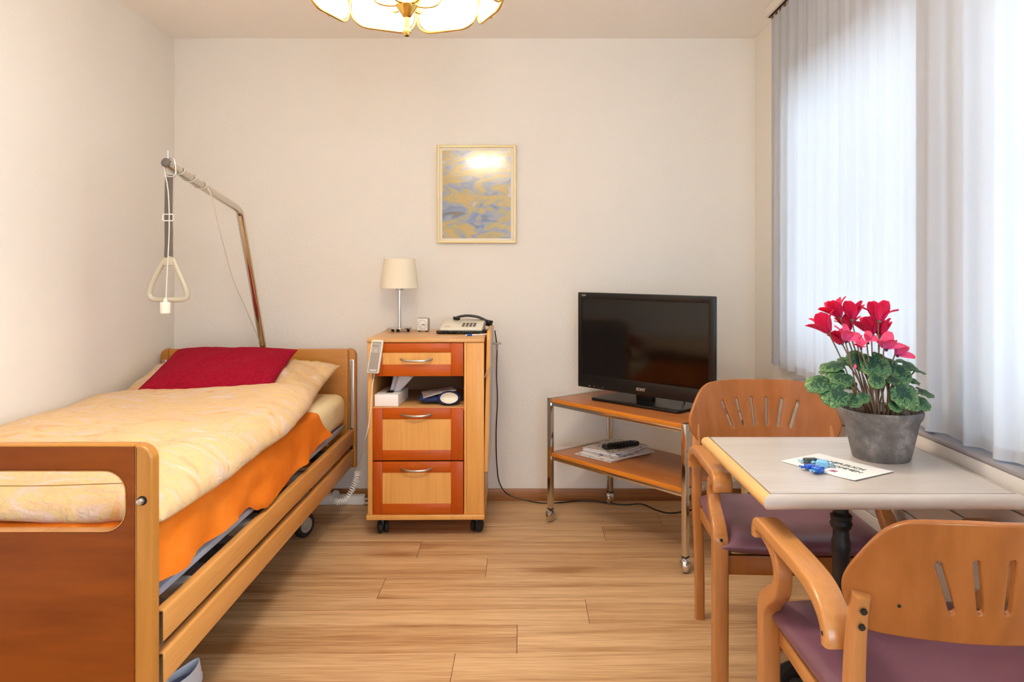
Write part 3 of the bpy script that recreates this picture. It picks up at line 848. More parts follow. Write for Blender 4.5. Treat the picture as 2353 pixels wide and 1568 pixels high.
def blanket_foot(u, v):
    x = -1.785+(-0.866+1.785)*u
    if v < 0.35:
        k = v/0.35
        return (x, 2.0-(2.0-1.780)*k, MT+0.008+0.012*k*(0.5+0.5*fbm(x*7, 5)))
    k = (v-0.35)/0.65; ang = min(1, k/0.2)*PI/2
    z = MT+0.012-0.016*(1-math.cos(ang)) - max(0, k-0.2)*0.12 + 0.010*fbm(x*7, 5)*(1-k)
    y = 1.780-0.020*math.sin(ang)+0.006*fbm(x*9, k*4, 2)+0.004*math.sin(x*40+k*6)*k
    return (x, y, z)
bb.grid(blanket_foot, 70, 24)
tag(bb.build('blanket', M['blanket'], None, 180), 'orange blanket hanging down the mattress side below the yellow duvet', 'blanket')

# duvet: closed shell with rolled edges
def duvet():
    xl, xr, y0, y1 = -1.806, -0.838, 1.772, 3.20
    nu, nv = 84, 110
    b = bmesh.new()
    def edge(u, v):
        U = 2*u-1; V = 2*v-1
        return (max(0.0, 1-abs(U)**9)*max(0.0, 1-abs(V)**14))**0.5
    def pos(u, v, top):
        x = xl+(xr-xl)*u; y = y0+(y1-y0)*v
        if u > 0.5: x += (0.012*fbm(y*3.1, 7, 0, 3)-0.03*smooth(0.86, 1.0, v))*smooth(0.6, 1, u)
        if v < 0.3: y += (0.008*fbm(x*6, 3)+0.006*fbm(x*22, v*60, 1.0, 3))*smooth(0.3, 0, v)
        if v > 0.7: y += (0.022*fbm(x*2.6, 11, 0, 3)-0.02*smooth(0.8, 1, u))*smooth(0.7, 1, v)
        e = edge(u, v)
        zc = 0.642
        zc += 0.026*smooth(0.45, 1.0, v)*smooth(0.35, 0.9, u)       # puffed up near the head on the open side
        zc += 0.014*smooth(0.80, 0.98, v)
        zc += (0.010*fbm(x*3.3, 21.0, 0, 2)-0.006)*smooth(0.12, 0.0, v)
        zc -= 0.016*smooth(0.90, 1.0, u)*(1-smooth(0.5, 0.9, v))
        if top:
            hgt = 0.064+0.012*fbm(x*2.2, y*2.0, 0.3, 3)
            hgt += 0.012*math.sin((x*0.9+y)*7+2*fbm(x*2, y*2, 5))*0.4
            hgt += 0.0055*fbm(x*11, y*7, 2.0, 4)+0.0022*fbm(x*38, y*30, 4.0, 3)
            hgt -= 0.02*smooth(0.25, 0.0, u)
            dx = (0.012*noise.noise(Vector((y*14, x*3, 2)))+0.005*noise.noise(Vector((y*40, x*3, 2))))
            return Vector((x+dx*smooth(0.9, 1, u)*0.6, y, zc+hgt*e))
        return Vector((x, y, max(MT+0.010, zc-0.034*e) if u < 0.93 else zc-0.036*e))
    Tp = [[None]*(nv+1) for _ in range(nu+1)]; Bt = [[None]*(nv+1) for _ in range(nu+1)]
    def rm(t):   # denser towards the edges
        return 0.5-0.5*math.cos(PI*t) if True else t
    for i in range(nu+1):
        for j in range(nv+1):
            u = 0.55*rm(i/nu)+0.45*i/nu; v = 0.55*rm(j/nv)+0.45*j/nv
            Tp[i][j] = b.verts.new(pos(u, v, True))
            Bt[i][j] = Tp[i][j] if i in (0, nu) or j in (0, nv) else b.verts.new(pos(u, v, False))
    for i in range(nu):
        for j in range(nv):
            b.faces.new((Tp[i][j], Tp[i+1][j], Tp[i+1][j+1], Tp[i][j+1]))
            f = [Bt[i][j], Bt[i][j+1], Bt[i+1][j+1], Bt[i+1][j]]
            if len(set(f)) == 4:
                try: b.faces.new(f)
                except ValueError: pass
    m = MB(); m._merge(b); return m
dv = duvet().build('duvet', M['linen'], None, 180)
tag(dv, 'pale yellow mottled seersucker duvet spread over the care bed', 'duvet')
# zip seam at the foot end
sm = [(-1.76+0.0145*k*4, 1.787+0.004*math.sin(k), 0.690+0.0011*k) for k in range(0, 16)]
MB().tube(catmull(sm, 3), 0.0012, 6).build('seam', plain('seam_thread', 'A07838', 0.9), dv, 60)

def cushion(w, l, th, nu=40, nv=30, seed=0, wr=0.0, corner=0.05):
    b = bmesh.new(); Tp = []; Bt = []
    for i in range(nu+1):
        tr_, br_ = [], []
        for j in range(nv+1):
            U = -math.cos(PI*i/nu)*0.6+(2*i/nu-1)*0.4; V = -math.cos(PI*j/nv)*0.6+(2*j/nv-1)*0.4
            x = w/2*U*(1-corner*(1-V*V)*abs(U)**3); y = l/2*V*(1-corner*(1-U*U)*abs(V)**3)
            h = th/2*(max(0, 1-abs(U)**2.6)*max(0, 1-abs(V)**2.6))**0.5
            n = wr*fbm(x*9+seed, y*9, seed, 4)*(h/(th/2)+0.25)
            tv = b.verts.new((x, y, h+n)); tr_.append(tv)
            br_.append(tv if i in (0, nu) or j in (0, nv) else b.verts.new((x, y, -h*0.8)))
        Tp.append(tr_); Bt.append(br_)
    for i in range(nu):
        for j in range(nv):
            b.faces.new((Tp[i][j], Tp[i+1][j], Tp[i+1][j+1], Tp[i][j+1]))
            f = [Bt[i][j], Bt[i][j+1], Bt[i+1][j+1], Bt[i+1][j]]
            if len(set(f)) == 4:
                try: b.faces.new(f)
                except ValueError: pass
    m = MB(); m._merge(b); return m
pl = cushion(0.90, 0.56, 0.150, 70, 50, 3, 0.030, 0.05)
pl = pl.build('pillow', M['linen'], None, 180)
pl.location = (-1.345, 3.435, 0.668); pl.rotation_euler = (math.radians(14), 0, math.radians(-1))
tag(pl, 'yellow mottled pillow lying at the headboard behind the red cushion', 'pillow')
cu = cushion(0.570, 0.42, 0.105, 44, 34, 8, 0.006, 0.04)
cu = cu.build('cushion', M['red'], None, 180)
cu.location = (-1.352, 3.385, 0.752); cu.rotation_euler = (math.radians(20), 0, math.radians(-1))
tag(cu, 'plain dark red woollen cushion resting on the yellow pillow', 'cushion')

# ------------------------------------------------------------------ trapeze (lifting pole)
PX = -1.317
t = thing('lifting_pole', 'bent grey-and-chrome patient lifting pole rising behind the headboard', 'lifting pole', (PX, 3.84, 0))
def lp(y, z, dx=0): return Vector((dx, y-3.84, z))
path = [lp(3.845, 0.14), lp(3.845, 0.55), lp(3.838, 0.815), lp(3.66, 1.19)]
path += [lp(3.545, 1.425), lp(3.525, 1.462), lp(3.49, 1.48), lp(3.44, 1.49)]
path += [lp(3.1, 1.545), lp(2.80, 1.597)]
pp = []
pp = catmull([path[0], path[1], path[2]], 6)+catmull(path[3:8], 8)+path[8:]
MB().tube(pp, 0.0168, 20).build('pole', M['polegrey'], t, 60)
MB().lathe([(0, 0), (0.017, 0), (0.0172, 0.006), (0.012, 0.012), (0, 0.014)], lp(2.802, 1.5966), 20, (0, -1, 0.17)).build('end_cap', M['strap'], t)
MB().box(-0.05, 0.05, -0.032, -0.013, 0.36, 0.42, 0.004).box(-0.03, 0.03, -0.03, 0.03, 0.25, 0.30, 0.004).build('socket_bracket', M['frame_blue'], t)
MB().tube([lp(2.815, 1.60), lp(2.815, 1.62), lp(2.815, 1.645)], 0.003, 8).build('stop_pin', M['steel'], t)

t = thing('trapeze_handle', 'beige triangular grab handle hanging on a grey strap from the lifting pole', 'grab handle', (PX, 2.82, 1.59))
Y0 = 0.0
def tri(px, py): return Vector(((px-377)/626.0, 0, CAMZ-(py-612)*2.80/F-1.59))
def wv(x, y, z): return Vector((x, y, z))
dhook = [tri(370, 372), tri(369, 400), tri(392, 402), tri(391, 372), tri(386, 362), tri(375, 362)]
MB().tube(catmull(dhook, 6, True), 0.0034, 8, True).build('hook_ring', M['chrome'], t, 60)
zs0 = tri(377, 401).z; zs1 = tri(377, 598).z
MB().ribbon(catmull([(0.0015, -0.001, zs0), (0.001, -0.003, (zs0*2+zs1)/3), (0, -0.002, (zs0+zs1)/2), (0.001, 0, zs1)], 8), 0.030, 0.0025, (1, 0, 0), 0.001).build('strap', M['strap'], t, 40)
MB().ribbon(catmull([(-0.002, 0.002, tri(0, 500).z), (-0.005, 0.012, tri(0, 540).z), (-0.004, 0.004, tri(0, 590).z)], 6), 0.028, 0.0025, (1, 0.2, 0), 0.001).build('strap_loop', M['strap'], t, 40)
bk = rrect(-0.019, 0.019, tri(0, 507).z, tri(0, 492).z, 0.003, 4)
MB().tube([Vector((x, -0.006, z)) for x, z in bk], 0.0022, 8, True).build('buckle', M['white'], t, 60)
tp = [tri(368, 598), tri(345, 637), tri(334, 665), tri(333, 679), tri(341, 688), tri(377, 690), tri(412, 688), tri(420, 679), tri(417, 665), tri(405, 637), tri(388, 598)]
MB().tube(catmull(tp, 6)+[tri(388, 598), tri(377, 594)], 0.0098, 14).build('triangle_grip', M['grip'], t, 60)
MB().box(-0.020, 0.020, -0.010, 0.010, tri(0, 611).z, tri(0, 592).z, 0.005).build('crossbar', M['grip'], t)

t = thing('call_cord', 'thin white call-bell cord wound round the lifting pole with white pull', 'cord', (PX, 2.86, 1.60))
def pol(y):  # pole centre at depth y along the arm
    return Vector((0, y-2.86, 1.597+(1.49-1.597)*(y-2.80)/(3.44-2.80)-1.60))
hel = []
hel += [Vector((0.006, -0.075, tri(0, 690).z-0.01)), Vector((0.010, -0.072, tri(0, 620).z-0.01)), Vector((0.016, -0.07, tri(0, 520).z-0.01)), Vector((0.010, -0.066, tri(0, 440).z-0.01)), Vector((-0.006, -0.06, tri(0, 390).z-0.01)), Vector((-0.004, -0.05, 0.012))]
for k in range(0, 49):
    a = 2*PI*k/16+PI/2; y = 2.83+0.30*k/48
    c = pol(y); hel.append(c+Vector((0.0195*math.cos(a), 0, 0.0195*math.sin(a))))
drop = [(488, 455, 3.14), (505, 530, 3.25), (535, 640, 3.45), (565, 710, 3.62), (598, 790, 3.825), (600, 815, 3.86)]
hel += [P(*q)-Vector((PX, 2.86, 1.60)) for q in drop]
MB().tube(catmull(hel, 3), 0.0021, 6).build('cord', M['ivory'], t, 60)
MB().cyl((0.004, -0.075, tri(0, 720).z-0.01), (0.004, -0.075, tri(0, 694).z-0.01), 0.018, 0.018, 18, 0.003).cyl((0.004, -0.075, tri(0, 694).z-0.01), (0.005, -0.075, tri(0, 684).z-0.01), 0.008, 0.003, 12).build('pull_knob', M['shell'], t)

# ------------------------------------------------------------------ bedside cabinet
CX0, CX1, CY0, CY1 = -0.6994, -0.181, 3.40, 3.92
cab = thing('bedside_cabinet', 'beech bedside cabinet with three cherry-framed drawers on black castors', 'cabinet', (CX0, CY0, 0), math.radians(0.8))
S = F/3.40
def cx(px): return (px-1205)/S-CX0
def cz(py): return CAMZ-(py-612)/S
W = CX1-CX0; D = CY1-CY0
ztop = 0.892; zbs = 0.083
zt1 = cz(788); zb0 = cz(1183)
MB().box(-0.004, W+0.002, -0.006, D-0.006, zt1+0.001, ztop, 0.004).build('top', M['cabtop'], cab)
MB().box(-0.006, W+0.003, -0.008, D-0.006, zbs, zb0-0.001, 0.004).build('base', M['cab'], cab)
xa = cx(856); xb_ = cx(1066)
MB().box(0.0, xa, 0, D-0.01, zb0, zt1, 0.002).build('side_panel', M['cab'], cab)
MB().box(xb_, xb_+0.012, 0, D-0.01, zb0, zt1, 0.002).box(xb_+0.012, W, 0.0, 0.018, zb0, zt1, 0.002).build('stile', M['cab'], cab)
MB().box(W-0.018, W, 0.019, D-0.01, zb0, zt1, 0.002).build('side_panel', M['cab'], cab)
MB().box(xa, xb_, D-0.024, D-0.012, zb0, zt1).build('back_panel', M['cabin'], cab, None)
zsh = cz(937)
MB().box(xa, xb_, 0.004, D-0.025, zsh-0.012, zsh, 0.001).build('shelf', M['cabtop'], cab)
MB().box(xa, xb_, 0.02, D-0.025, cz(865), cz(865)+0.010, 0.001).build('shelf', M['cabin'], cab)
def drawer(y_top, y_bot, p_top, p_bot, hy):
    z1, z0 = cz(y_top), cz(y_bot); a0, a1 = xa+0.002, xb_-0.003
    q0, q1 = cx(879), cx(1036)
    dr = MB().box(a0+0.004, a1-0.004, 0.016, 0.30, z0+0.006, z1-0.006).build('drawer', M['cabin'], cab, None)
    yf = -0.003
    MB().box(a0, q0, yf, 0.016, z0, z1, 0.002).build('frame_stile', M['cabdarkv'], dr)
    MB().box(q1, a1, yf, 0.016, z0, z1, 0.002).build('frame_stile', M['cabdarkv'], dr)
    MB().box(q0, q1, yf, 0.016, cz(p_top), z1, 0.002).build('frame_rail', M['cabdark'], dr)
    MB().box(q0, q1, yf, 0.016, z0, cz(p_bot), 0.002).build('frame_rail', M['cabdark'], dr)
    MB().box(q0-0.002, q1+0.002, yf+0.002, 0.014, cz(p_bot)-0.002, cz(p_top)+0.002).build('panel', M['cab'], dr, None)
    h0, h1 = cx(920), cx(993); zh = cz(hy)
    pts = [(h0, yf+0.001, zh+0.003), (h0+0.012, yf-0.012, zh), (h0+0.035, yf-0.022, zh-0.003), ((h0+h1)/2, yf-0.026, zh-0.004), (h1-0.035, yf-0.022, zh-0.003), (h1-0.012, yf-0.012, zh), (h1, yf+0.001, zh+0.003)]
    MB().ribbon(catmull(pts, 6), 0.009, 0.005, (0, 0, 1), 0.0018).build('handle', M['steel'], dr, 50)
drawer(789, 865, 811, 838, 827)
drawer(938, 1058.5, 964, 1035, 953)
drawer(1061.5, 1183, 1087, 1158, 1078)
# castors
for (qx, qy, ang) in ((0.055, 0.075, 0.35), (W-0.035, 0.085, -0.5), (0.055, D-0.08, 0.2), (W-0.035, D-0.08, 0.2)):
    ax = Vector((math.cos(ang), math.sin(ang), 0))
    c0 = Vector((qx, qy, 0.0285))
    w_ = None
    mb = MB()
    for sg in (-1, 1):
        mb.lathe([(0, -0.010), (0.022, -0.010), (0.0275, -0.006), (0.0285, 0.0), (0.0265, 0.007), (0.018, 0.010), (0, 0.011)], c0+ax*0.014*sg, 24, ax*sg)
    w_ = mb.build('caster_wheel', M['rubber'], cab)
    MB().box(qx-0.009, qx+0.009, qy-0.02, qy+0.018, 0.03, 0.066, 0.006).cyl((qx, qy, 0.055), (qx, qy, zbs), 0.008).build('caster_fork', M['black'], w_)
# folded overbed flap on the right side
fl_m = MB()
mt = Matrix.Translation((W+0.012, 0, 0)) @ Matrix.Rotation(math.radians(2.2), 4, 'Y')
mtp = frame((W+0.001, 0.020, 0), (0, 1, 0), (0.022, 0, 1), (1, 0, -0.022))
b = fill_shape(rrect(0, 0.43, 0.285, 0.925, [0.01, 0.01, 0.045, 0.045], 8), [], 0.018, 0.003, 2)
mb = MB(); mb._merge(b, mtp)
mb.build('folding_flap', M['cab'], cab)
b = fill_shape(rrect(0.004, 0.426, 0.289, 0.921, [0.01, 0.01, 0.043, 0.043], 8), [], 0.002)
mb = MB(); mb._merge(b, mtp @ Matrix.Translation((0, 0, 0.0095)))
mb.build('flap_face', plain('flap_laminate', 'BFB2A4', 0.35), cab)
MB().ribbon([(W+0.003, -0.002, cz(868)), (W+0.012, 0.000, cz(855)), (W+0.036, 0.004, cz(842))], 0.012, 0.003, (0, 1, 0), 0.001).build('hinge_bracket', M['greyplastic'], cab)
MB().box(W+0.035, W+0.075, 0.14, 0.16, cz(800), cz(796), 0.001).cyl((W+0.055, 0.15, cz(813)), (W+0.055, 0.15, cz(796)), 0.004, 0.006).build('clip', M['greyplastic'], cab)

# ---- table lamp
t = thing('table_lamp', 'small chrome table lamp with an ivory drum shade on the cabinet', 'lamp', (-0.621, 3.79, 0.892))
MB().lathe([(0, 0.014), (0.060, 0.014), (0.063, 0.016), (0.063, 0.019), (0.058, 0.021), (0.008, 0.023), (0, 0.023)], (0, 0, 0), 40).build('base', M['chrome'], t)
for k in range(3):
    a = 2*PI*k/3+0.5
    MB().cyl((0.045*math.cos(a), 0.045*math.sin(a), 0), (0.045*math.cos(a), 0.045*math.sin(a), 0.0145), 0.0075, None, 14).build('foot', M['blackm'], t)
MB().cyl((0, 0, 0.02), (0, 0, 0.235), 0.0072, None, 20).build('pole', M['chrome'], t)
MB().cyl((0, 0, 0.205), (0, 0, 0.222), 0.019, None, 24, 0.002).build('socket', M['steel'], t)
def shf(r0, r1, z0, z1): return [(r0, z0), (r1, z1), (r1-0.0018, z1), (r0-0.0018, z0), (r0, z0)]
MB().lathe(shf(0.0935, 0.0765, 0.217, 0.360), (0, 0, 0), 56).build('shade', M['shade'], t)
MB().tube([(0.0935*math.cos(2*PI*k/48), 0.0935*math.sin(2*PI*k/48), 0.217) for k in range(48)], 0.0014, 6, True).tube([(0.0765*math.cos(2*PI*k/48), 0.0765*math.sin(2*PI*k/48), 0.360) for k in range(48)], 0.0014, 6, True).build('shade_rim', M['shade'], t, 60)
MB().tube(catmull([(-0.04, 0.045, 0.012), (-0.07, 0.07, 0.004), (-0.082, 0.11, 0.0), (-0.085, 0.14, -0.05)], 5), 0.002, 6).build('cord', M['ivory'], t, 60)

# ---- alarm clock
t = thing('alarm_clock', 'small square silver alarm clock with white dial beside table lamp', 'clock', (-0.505, 3.765, 0.8925), math.radians(-14))
MB().box(-0.030, 0.030, 0.0, 0.030, 0.003, 0.068, 0.006, 3).build('case', M['greyplastic'], t)
MB().box(-0.027, 0.027, -0.0008, 0.002, 0.006, 0.065, 0.003, 2).build('dial', M['white'], t)
MB().box(-0.024, -0.014, 0.004, 0.024, 0, 0.004).box(0.014, 0.024, 0.004, 0.024, 0, 0.004).build('foot', M['blackm'], t, None)
tk = MB()
for k in range(12):
    a = 2*PI*k/12; rr = 0.0215
    cxx, czz = rr*math.sin(a), 0.0355+rr*math.cos(a)
    tk.box(-0.0010, 0.0010, -0.0014, 0.0, -0.0028, 0.0028, 0, 1, Matrix.Translation((cxx, 0, czz)) @ Matrix.Rotation(a, 4, 'Y'))
tk.build('hour_marks', M['blackm'], t, None)
MB().box(-0.0012, 0.0012, -0.0018, 0.0, -0.002, 0.013, 0, 1, Matrix.Translation((0, 0, 0.0355)) @ Matrix.Rotation(math.radians(95), 4, 'Y')).build('hour_hand', M['blackm'], t, None)
MB().box(-0.0009, 0.0009, -0.0019, 0.0, -0.002, 0.018, 0, 1, Matrix.Translation((0, 0, 0.0355)) @ Matrix.Rotation(math.radians(104), 4, 'Y')).build('minute_hand', M['blackm'], t, None)
MB().box(-0.0005, 0.0005, -0.0020, 0.0, -0.003, 0.017, 0, 1, Matrix.Translation((0, 0, 0.0355)) @ Matrix.Rotation(math.radians(215), 4, 'Y')).build('second_hand', M['ledr'], t, None)

# ---- telephone
t = thing('telephone', 'cream push-button telephone with black handset on the bedside cabinet', 'telephone', (-0.293, 3.69, 0.8925), math.radians(-3))
def wedge(x0, x1, y0, y1, z0, za, zb_, bev):
    mb = MB().box(x0, x1, y0, y1, 0, 1)
    for v in mb.bm.verts:
        v.co.z = z0 if v.co.z < 0.5 else (za if v.co.y < (y0+y1)/2 else zb_)
        if v.co.z > z0: v.co.x *= 0.96; v.co.y = v.co.y*0.97
    bmesh.ops.bevel(mb.bm, geom=list(mb.bm.edges), offset=bev, segments=2, profile=0.5, affect='EDGES')
    return mb
wedge(-0.118, 0.100, -0.055, 0.115, 0.0, 0.014, 0.014, 0.003).build('base', M['black'], t)
wedge(-0.114, 0.098, -0.052, 0.112, 0.014, 0.028, 0.060, 0.005).build('body', M['cream'], t)
def top_z(y): return 0.028+(0.060-0.028)*(y+0.052)/0.164
kb = None
for i in range(4):
    for j in range(4):
        x = -0.002+0.018*i; y = -0.020+0.017*j
        MB().box(x-0.0065, x+0.0065, y-0.0042, y+0.0042, top_z(y)-0.002, top_z(y)+0.0022, 0.001, 1).build('key', M['black'], t)
MB().box(-0.092, -0.062, -0.028, -0.022, top_z(-0.025)-0.001, top_z(-0.025)+0.0008).build('name_plate', M['greyplastic'], t, None)
hp = catmull([(-0.060, 0.098, 0.064), (-0.035, 0.100, 0.073), (0.005, 0.102, 0.078), (0.05, 0.102, 0.073), (0.085, 0.102, 0.060), (0.112, 0.100, 0.046)], 6)
hs = MB().ribbon(hp, 0.030, 0.011, (0, 1, 0), 0.004).build('handset', M['black'], t, 50)
MB().cyl((-0.048, 0.100, 0.070), (-0.052, 0.100, 0.056), 0.019, 0.017, 20, 0.003).build('earpiece', M['black'], hs)
MB().cyl((0.116, 0.098, 0.056), (0.110, 0.096, 0.026), 0.018, 0.016, 20, 0.003).build('mouthpiece', M['black'], hs)
coil = []
core = catmull([(0.118, 0.085, 0.045), (0.122, 0.03, 0.020), (0.105, -0.045, 0.009), (0.04, -0.066, 0.008), (-0.05, -0.068, 0.008), (-0.112, -0.060, 0.008), (-0.120, -0.035, 0.008)], 14)
for k in range(len(core)-1):
    for q in range(5):
        c = core[k].lerp(core[k+1], q/5); tg = (core[k+1]-core[k]).normalized()
        sd = tg.cross(Vector((0, 0, 1))).normalized(); up = sd.cross(tg); a = 2*PI*(k*5+q)/8.0
        coil.append(c+sd*0.0055*math.cos(a)+up*0.0055*math.sin(a))
MB().tube(coil, 0.0021, 5).build('coiled_cord', M['black'], t, 60)

t = thing('ballpoint_pen', 'white ballpoint pen with blue grip lying before the telephone', 'pen', (-0.228, 3.548, 0.8965), math.radians(22))
MB().cyl((-0.020, 0, 0), (0.065, 0, 0), 0.004, 0.0042, 14).build('barrel', M['white'], t)
MB().cyl((-0.042, 0, 0), (-0.018, 0, 0), 0.0043, 0.0046, 14).build('grip', M['blue'], t)
MB().cyl((-0.052, 0, 0), (-0.042, 0, 0), 0.0012, 0.0038, 12).build('tip', M['white'], t)

# ---- bed remote hanging at the cabinet's edge
t = thing('bed_hand_control', 'grey bed hand control hanging on the cabinet edge with white cable', 'remote control', P(862, 820, 3.375), 0)
mt = frame((0, 0, 0), (1, 0, -0.035), (0.10, 0, 1), (0, -1, 0))
def fm(o_): return o_
mb = MB()
b = fill_shape(rrect(-0.0265, 0.0265, -0.074, 0.074, 0.006, 5), [], 0.020, 0.004, 2)
for v in b.verts: v.co.x += 0.006*(v.co.y/0.074)**2*(1 if v.co.y > 0 else -0.3)
mb._merge(b, mt); mb.build('case', M['cream'], t)
b = fill_shape(rrect(-0.0205, 0.0205, -0.068, 0.068, 0.003, 3), [], 0.002)
for v in b.verts: v.co.x += 0.006*(v.co.y/0.074)**2*(1 if v.co.y > 0 else -0.3)
mb = MB(); mb._merge(b, mt @ Matrix.Translation((-0.001, 0, 0.0105))); mb.build('face_plate', M['greyplastic'], t, None)
for (y0, y1) in ((0.040, 0.058), (0.022, 0.034)):
    fr_ = rrect(-0.017, 0.019, y0, y1, 0.001, 2)
    MB().tube([mt @ Vector((x, y, 0.0116)) for x, y in fr_], 0.0007, 4, True).build('button_outline', M['wletter'], t, None)
MB().box(-0.008, 0.008, 0.0, 0.0006, -0.0014, 0.0014, 0, 1, mt @ Matrix.Translation((0.001, 0.028, 0.0118)) @ Matrix.Rotation(PI/2, 4, 'X')).build('symbol', M['wletter'], t, None)
text('lettering', 'OKIN', 0.0125, M['wletter'], t, mt @ Matrix.Translation((-0.002, -0.060, 0.0118)), 0.0002, 0.0003)
MB().cyl((-0.004, 0, -0.074), (-0.006, 0, -0.098), 0.005, 0.003, 12).build('strain_relief', M['greyplastic'], t)
O = t.location
cab_pts = [P(859, 868, 3.375), P(856, 890, 3.375), P(850, 960, 3.37), P(842, 1000, 3.38), P(835, 1020, 3.42), P(822, 1085, 3.60)]
MB().tube(catmull([p-O for p in cab_pts], 6), 0.0022, 6).build('cable', M['white'], t, 60)
core = catmull([P(822, 1085, 3.60)-O, P(818, 1105, 3.60)-O, P(808, 1128, 3.58)-O, P(795, 1148, 3.56)-O, P(778, 1155, 3.55)-O, P(762, 1146, 3.55)-O, P(750, 1130, 3.56)-O], 14)
coil = []
for k in range(len(core)-1):
    for q in range(5):
        c = core[k].lerp(core[k+1], q/5); tg = (core[k+1]-core[k]).normalized()
        sd = tg.cross(Vector((0, 1, 0))).normalized(); up = sd.cross(tg); a = 2*PI*(k*5+q)/16.0
        coil.append(c+sd*0.013*math.cos(a)+up*0.013*math.sin(a))
MB().tube(coil, 0.0024, 6).build('coiled_cable', M['white'], t, 60)

t = thing('power_strip', 'white power strip on the floor between bed and cabinet', 'power strip', (-0.915, 3.90, 0.0))
MB().box(-0.14, 0.10, -0.025, 0.025, 0.0, 0.045, 0.006).build('housing', M['white'], t)
rg = [(0.10, -0.012, 0.03), (0.145, -0.014, 0.022), (0.150, -0.03, 0.012), (0.105, -0.03, 0.012)]
MB().tube(rg, 0.004, 6, True).build('pull_ring', M['white'], t)
MB().cyl((-0.05, -0.03, 0.05), (-0.05, 0.0, 0.05), 0.018, 0.02, 14).build('plug', M['white'], t)

# ---- tissue box
t = thing('tissue_box', 'white cardboard tissue box with a pulled-up tissue in open shelf', 'tissue box', (CX0+cx(886), 3.42, zsh+0.001), math.radians(-3))
tw = 55/S
b = fill_shape(rrect(-tw/2, tw/2, 0, 0.22, 0.0), [], 0.053, 0.001, 1)
mb = MB(); mb._merge(b, Matrix.Translation((0, 0, 0.0270))); mb.build('carton', M['paper'], t)
MB().box(-0.016, 0.016, 0.05, 0.17, 0.0533, 0.0540).build('opening_shade', M['gap_shade'], t, None)  # dark sheet on the lid painting the shade of the opening
def tis(u, v):
    k = v
    x = (u-0.5)*(0.045+0.05*k)+0.012+0.035*k+0.006*math.sin(u*9)*(1-k*0.3)
    y = 0.11+0.012*math.sin(u*7+k*2)+0.02*k
    z = 0.050+0.075*k-0.015*k*abs(u-0.4)
    return (x, y, z)
MB().grid(tis, 16, 12, False, 0.0006).build('tissue', M['tissue'], t, 180)

# ---- things in the open shelf, right half
sx = CX0+cx(1010)
t = thing('mask_case', 'navy-rimmed case with a white hollow shell in the open shelf', 'case', (CX0+cx(1030), 3.44, zsh+0.0015), math.radians(4))
def bowl(prof): return prof
mtb = frame((0, 0, 0.034), (1, 0, 0), (0, 0.25, 1), (0, -1, 0.25))
out = [(0.046*math.cos(a)*(1-0.12*max(0, -math.cos(2*a))), 0.030*math.sin(a)*(1.08 if math.sin(a) > 0 else 1.0)) for a in [2*PI*k/36 for k in range(36)]]
def shell(u, v):
    a = 2*PI*u; k = v
    ox, oy = 0.048*math.cos(a)*(1-0.12*max(0, -math.cos(2*a))), 0.030*math.sin(a)
    rr = 1-k
    return mtb @ Vector((ox*(0.86*rr if True else 1), oy*0.86*rr, -0.028*(1-rr**2)+0.001))
MB().grid(shell, 36, 10, True).build('white_shell', M['shell'], t, 180)
def rim_(u, v):
    a = 2*PI*u; ox, oy = 0.048*math.cos(a)*(1-0.12*max(0, -math.cos(2*a))), 0.030*math.sin(a)
    b_ = PI*(0.1+1.0*v)
    k = 0.86+0.20*math.sin(b_*0.5)*1.0
    return mtb @ Vector((ox*(0.84+0.28*math.sin(PI*min(1, v)*0.75)), oy*(0.84+0.30*math.sin(PI*min(1, v)*0.75)), 0.003-0.040*v))
MB().grid(rim_, 36, 8, True).build('navy_rim', M['navy'], t, 180)
MB().ribbon(catmull([mtb @ Vector((0, 0.022, -0.005)), mtb @ Vector((0.002, 0.0, -0.018)), mtb @ Vector((0.0, -0.018, -0.012))], 6), 0.006, 0.003, (1, 0, 0), 0.001).build('ridge', M['shell'], t)
t = thing('blue_pouch', 'dark blue cloth pouch lying on its side under a grey leaflet', 'pouch', (CX0+cx(990), 3.475, zsh+0.0005), math.radians(6))
c_ = cushion(0.13, 0.13, 0.052, 24, 20, 2, 0.004, 0.0); c_.xf(Matrix.Translation((0, 0.05, 0.024)))
c_.build('bag', M['navy'], t, 180)
MB().tube(catmull([(0.07, 0.0, 0.02), (0.085, -0.02, 0.015), (0.10, 0.01, 0.03), (0.09, 0.03, 0.035)], 6), 0.003, 6).build('drawstring', M['black'], t, 60)
t = thing('leaflet', 'grey folded leaflet lying across the dark blue pouch', 'leaflet', (CX0+cx(1003), 3.50, zsh+0.053), math.radians(12))
def lf(u, v): return (-0.075+0.15*u, -0.045+0.11*v, -0.020+0.03*u+0.004*math.sin(3*u+2*v)+0.01*v)
MB().grid(lf, 10, 8, False, 0.003).build('cover', M['sleeve'], t, 180)

# ---- black cable from the cabinet along the wall
t = thing('power_cable', 'thin black cable running from cabinet along baseboard to television trolley', 'cable', (-0.15, 3.90, 0.0))
O = t.location
q = [P(1137, 760, 3.90), P(1142, 800, 3.91), P(1141, 860, 3.91), P(1143, 920, 3.92), P(1140, 1000, 3.92), P(1142, 1070, 3.92), P(1148, 1110, 3.92), P(1165, 1135, 3.915), P(1195, 1147, 3.90)]
fy = 3.905
def fp(px, y): return Vector(((px-1205)*y/F, y, 0.004))
q += [fp(1240, 3.90), fp(1280, 3.90), fp(1325, 3.93), fp(1370, 3.925), fp(1430, 3.87), fp(1475, 3.88), fp(1510, 3.78), fp(1545, 3.74), fp(1600, 3.80), fp(1650, 3.80)]
MB().tube(catmull([p-O for p in q], 6), 0.003, 6).build('cable', M['black'], t, 60)

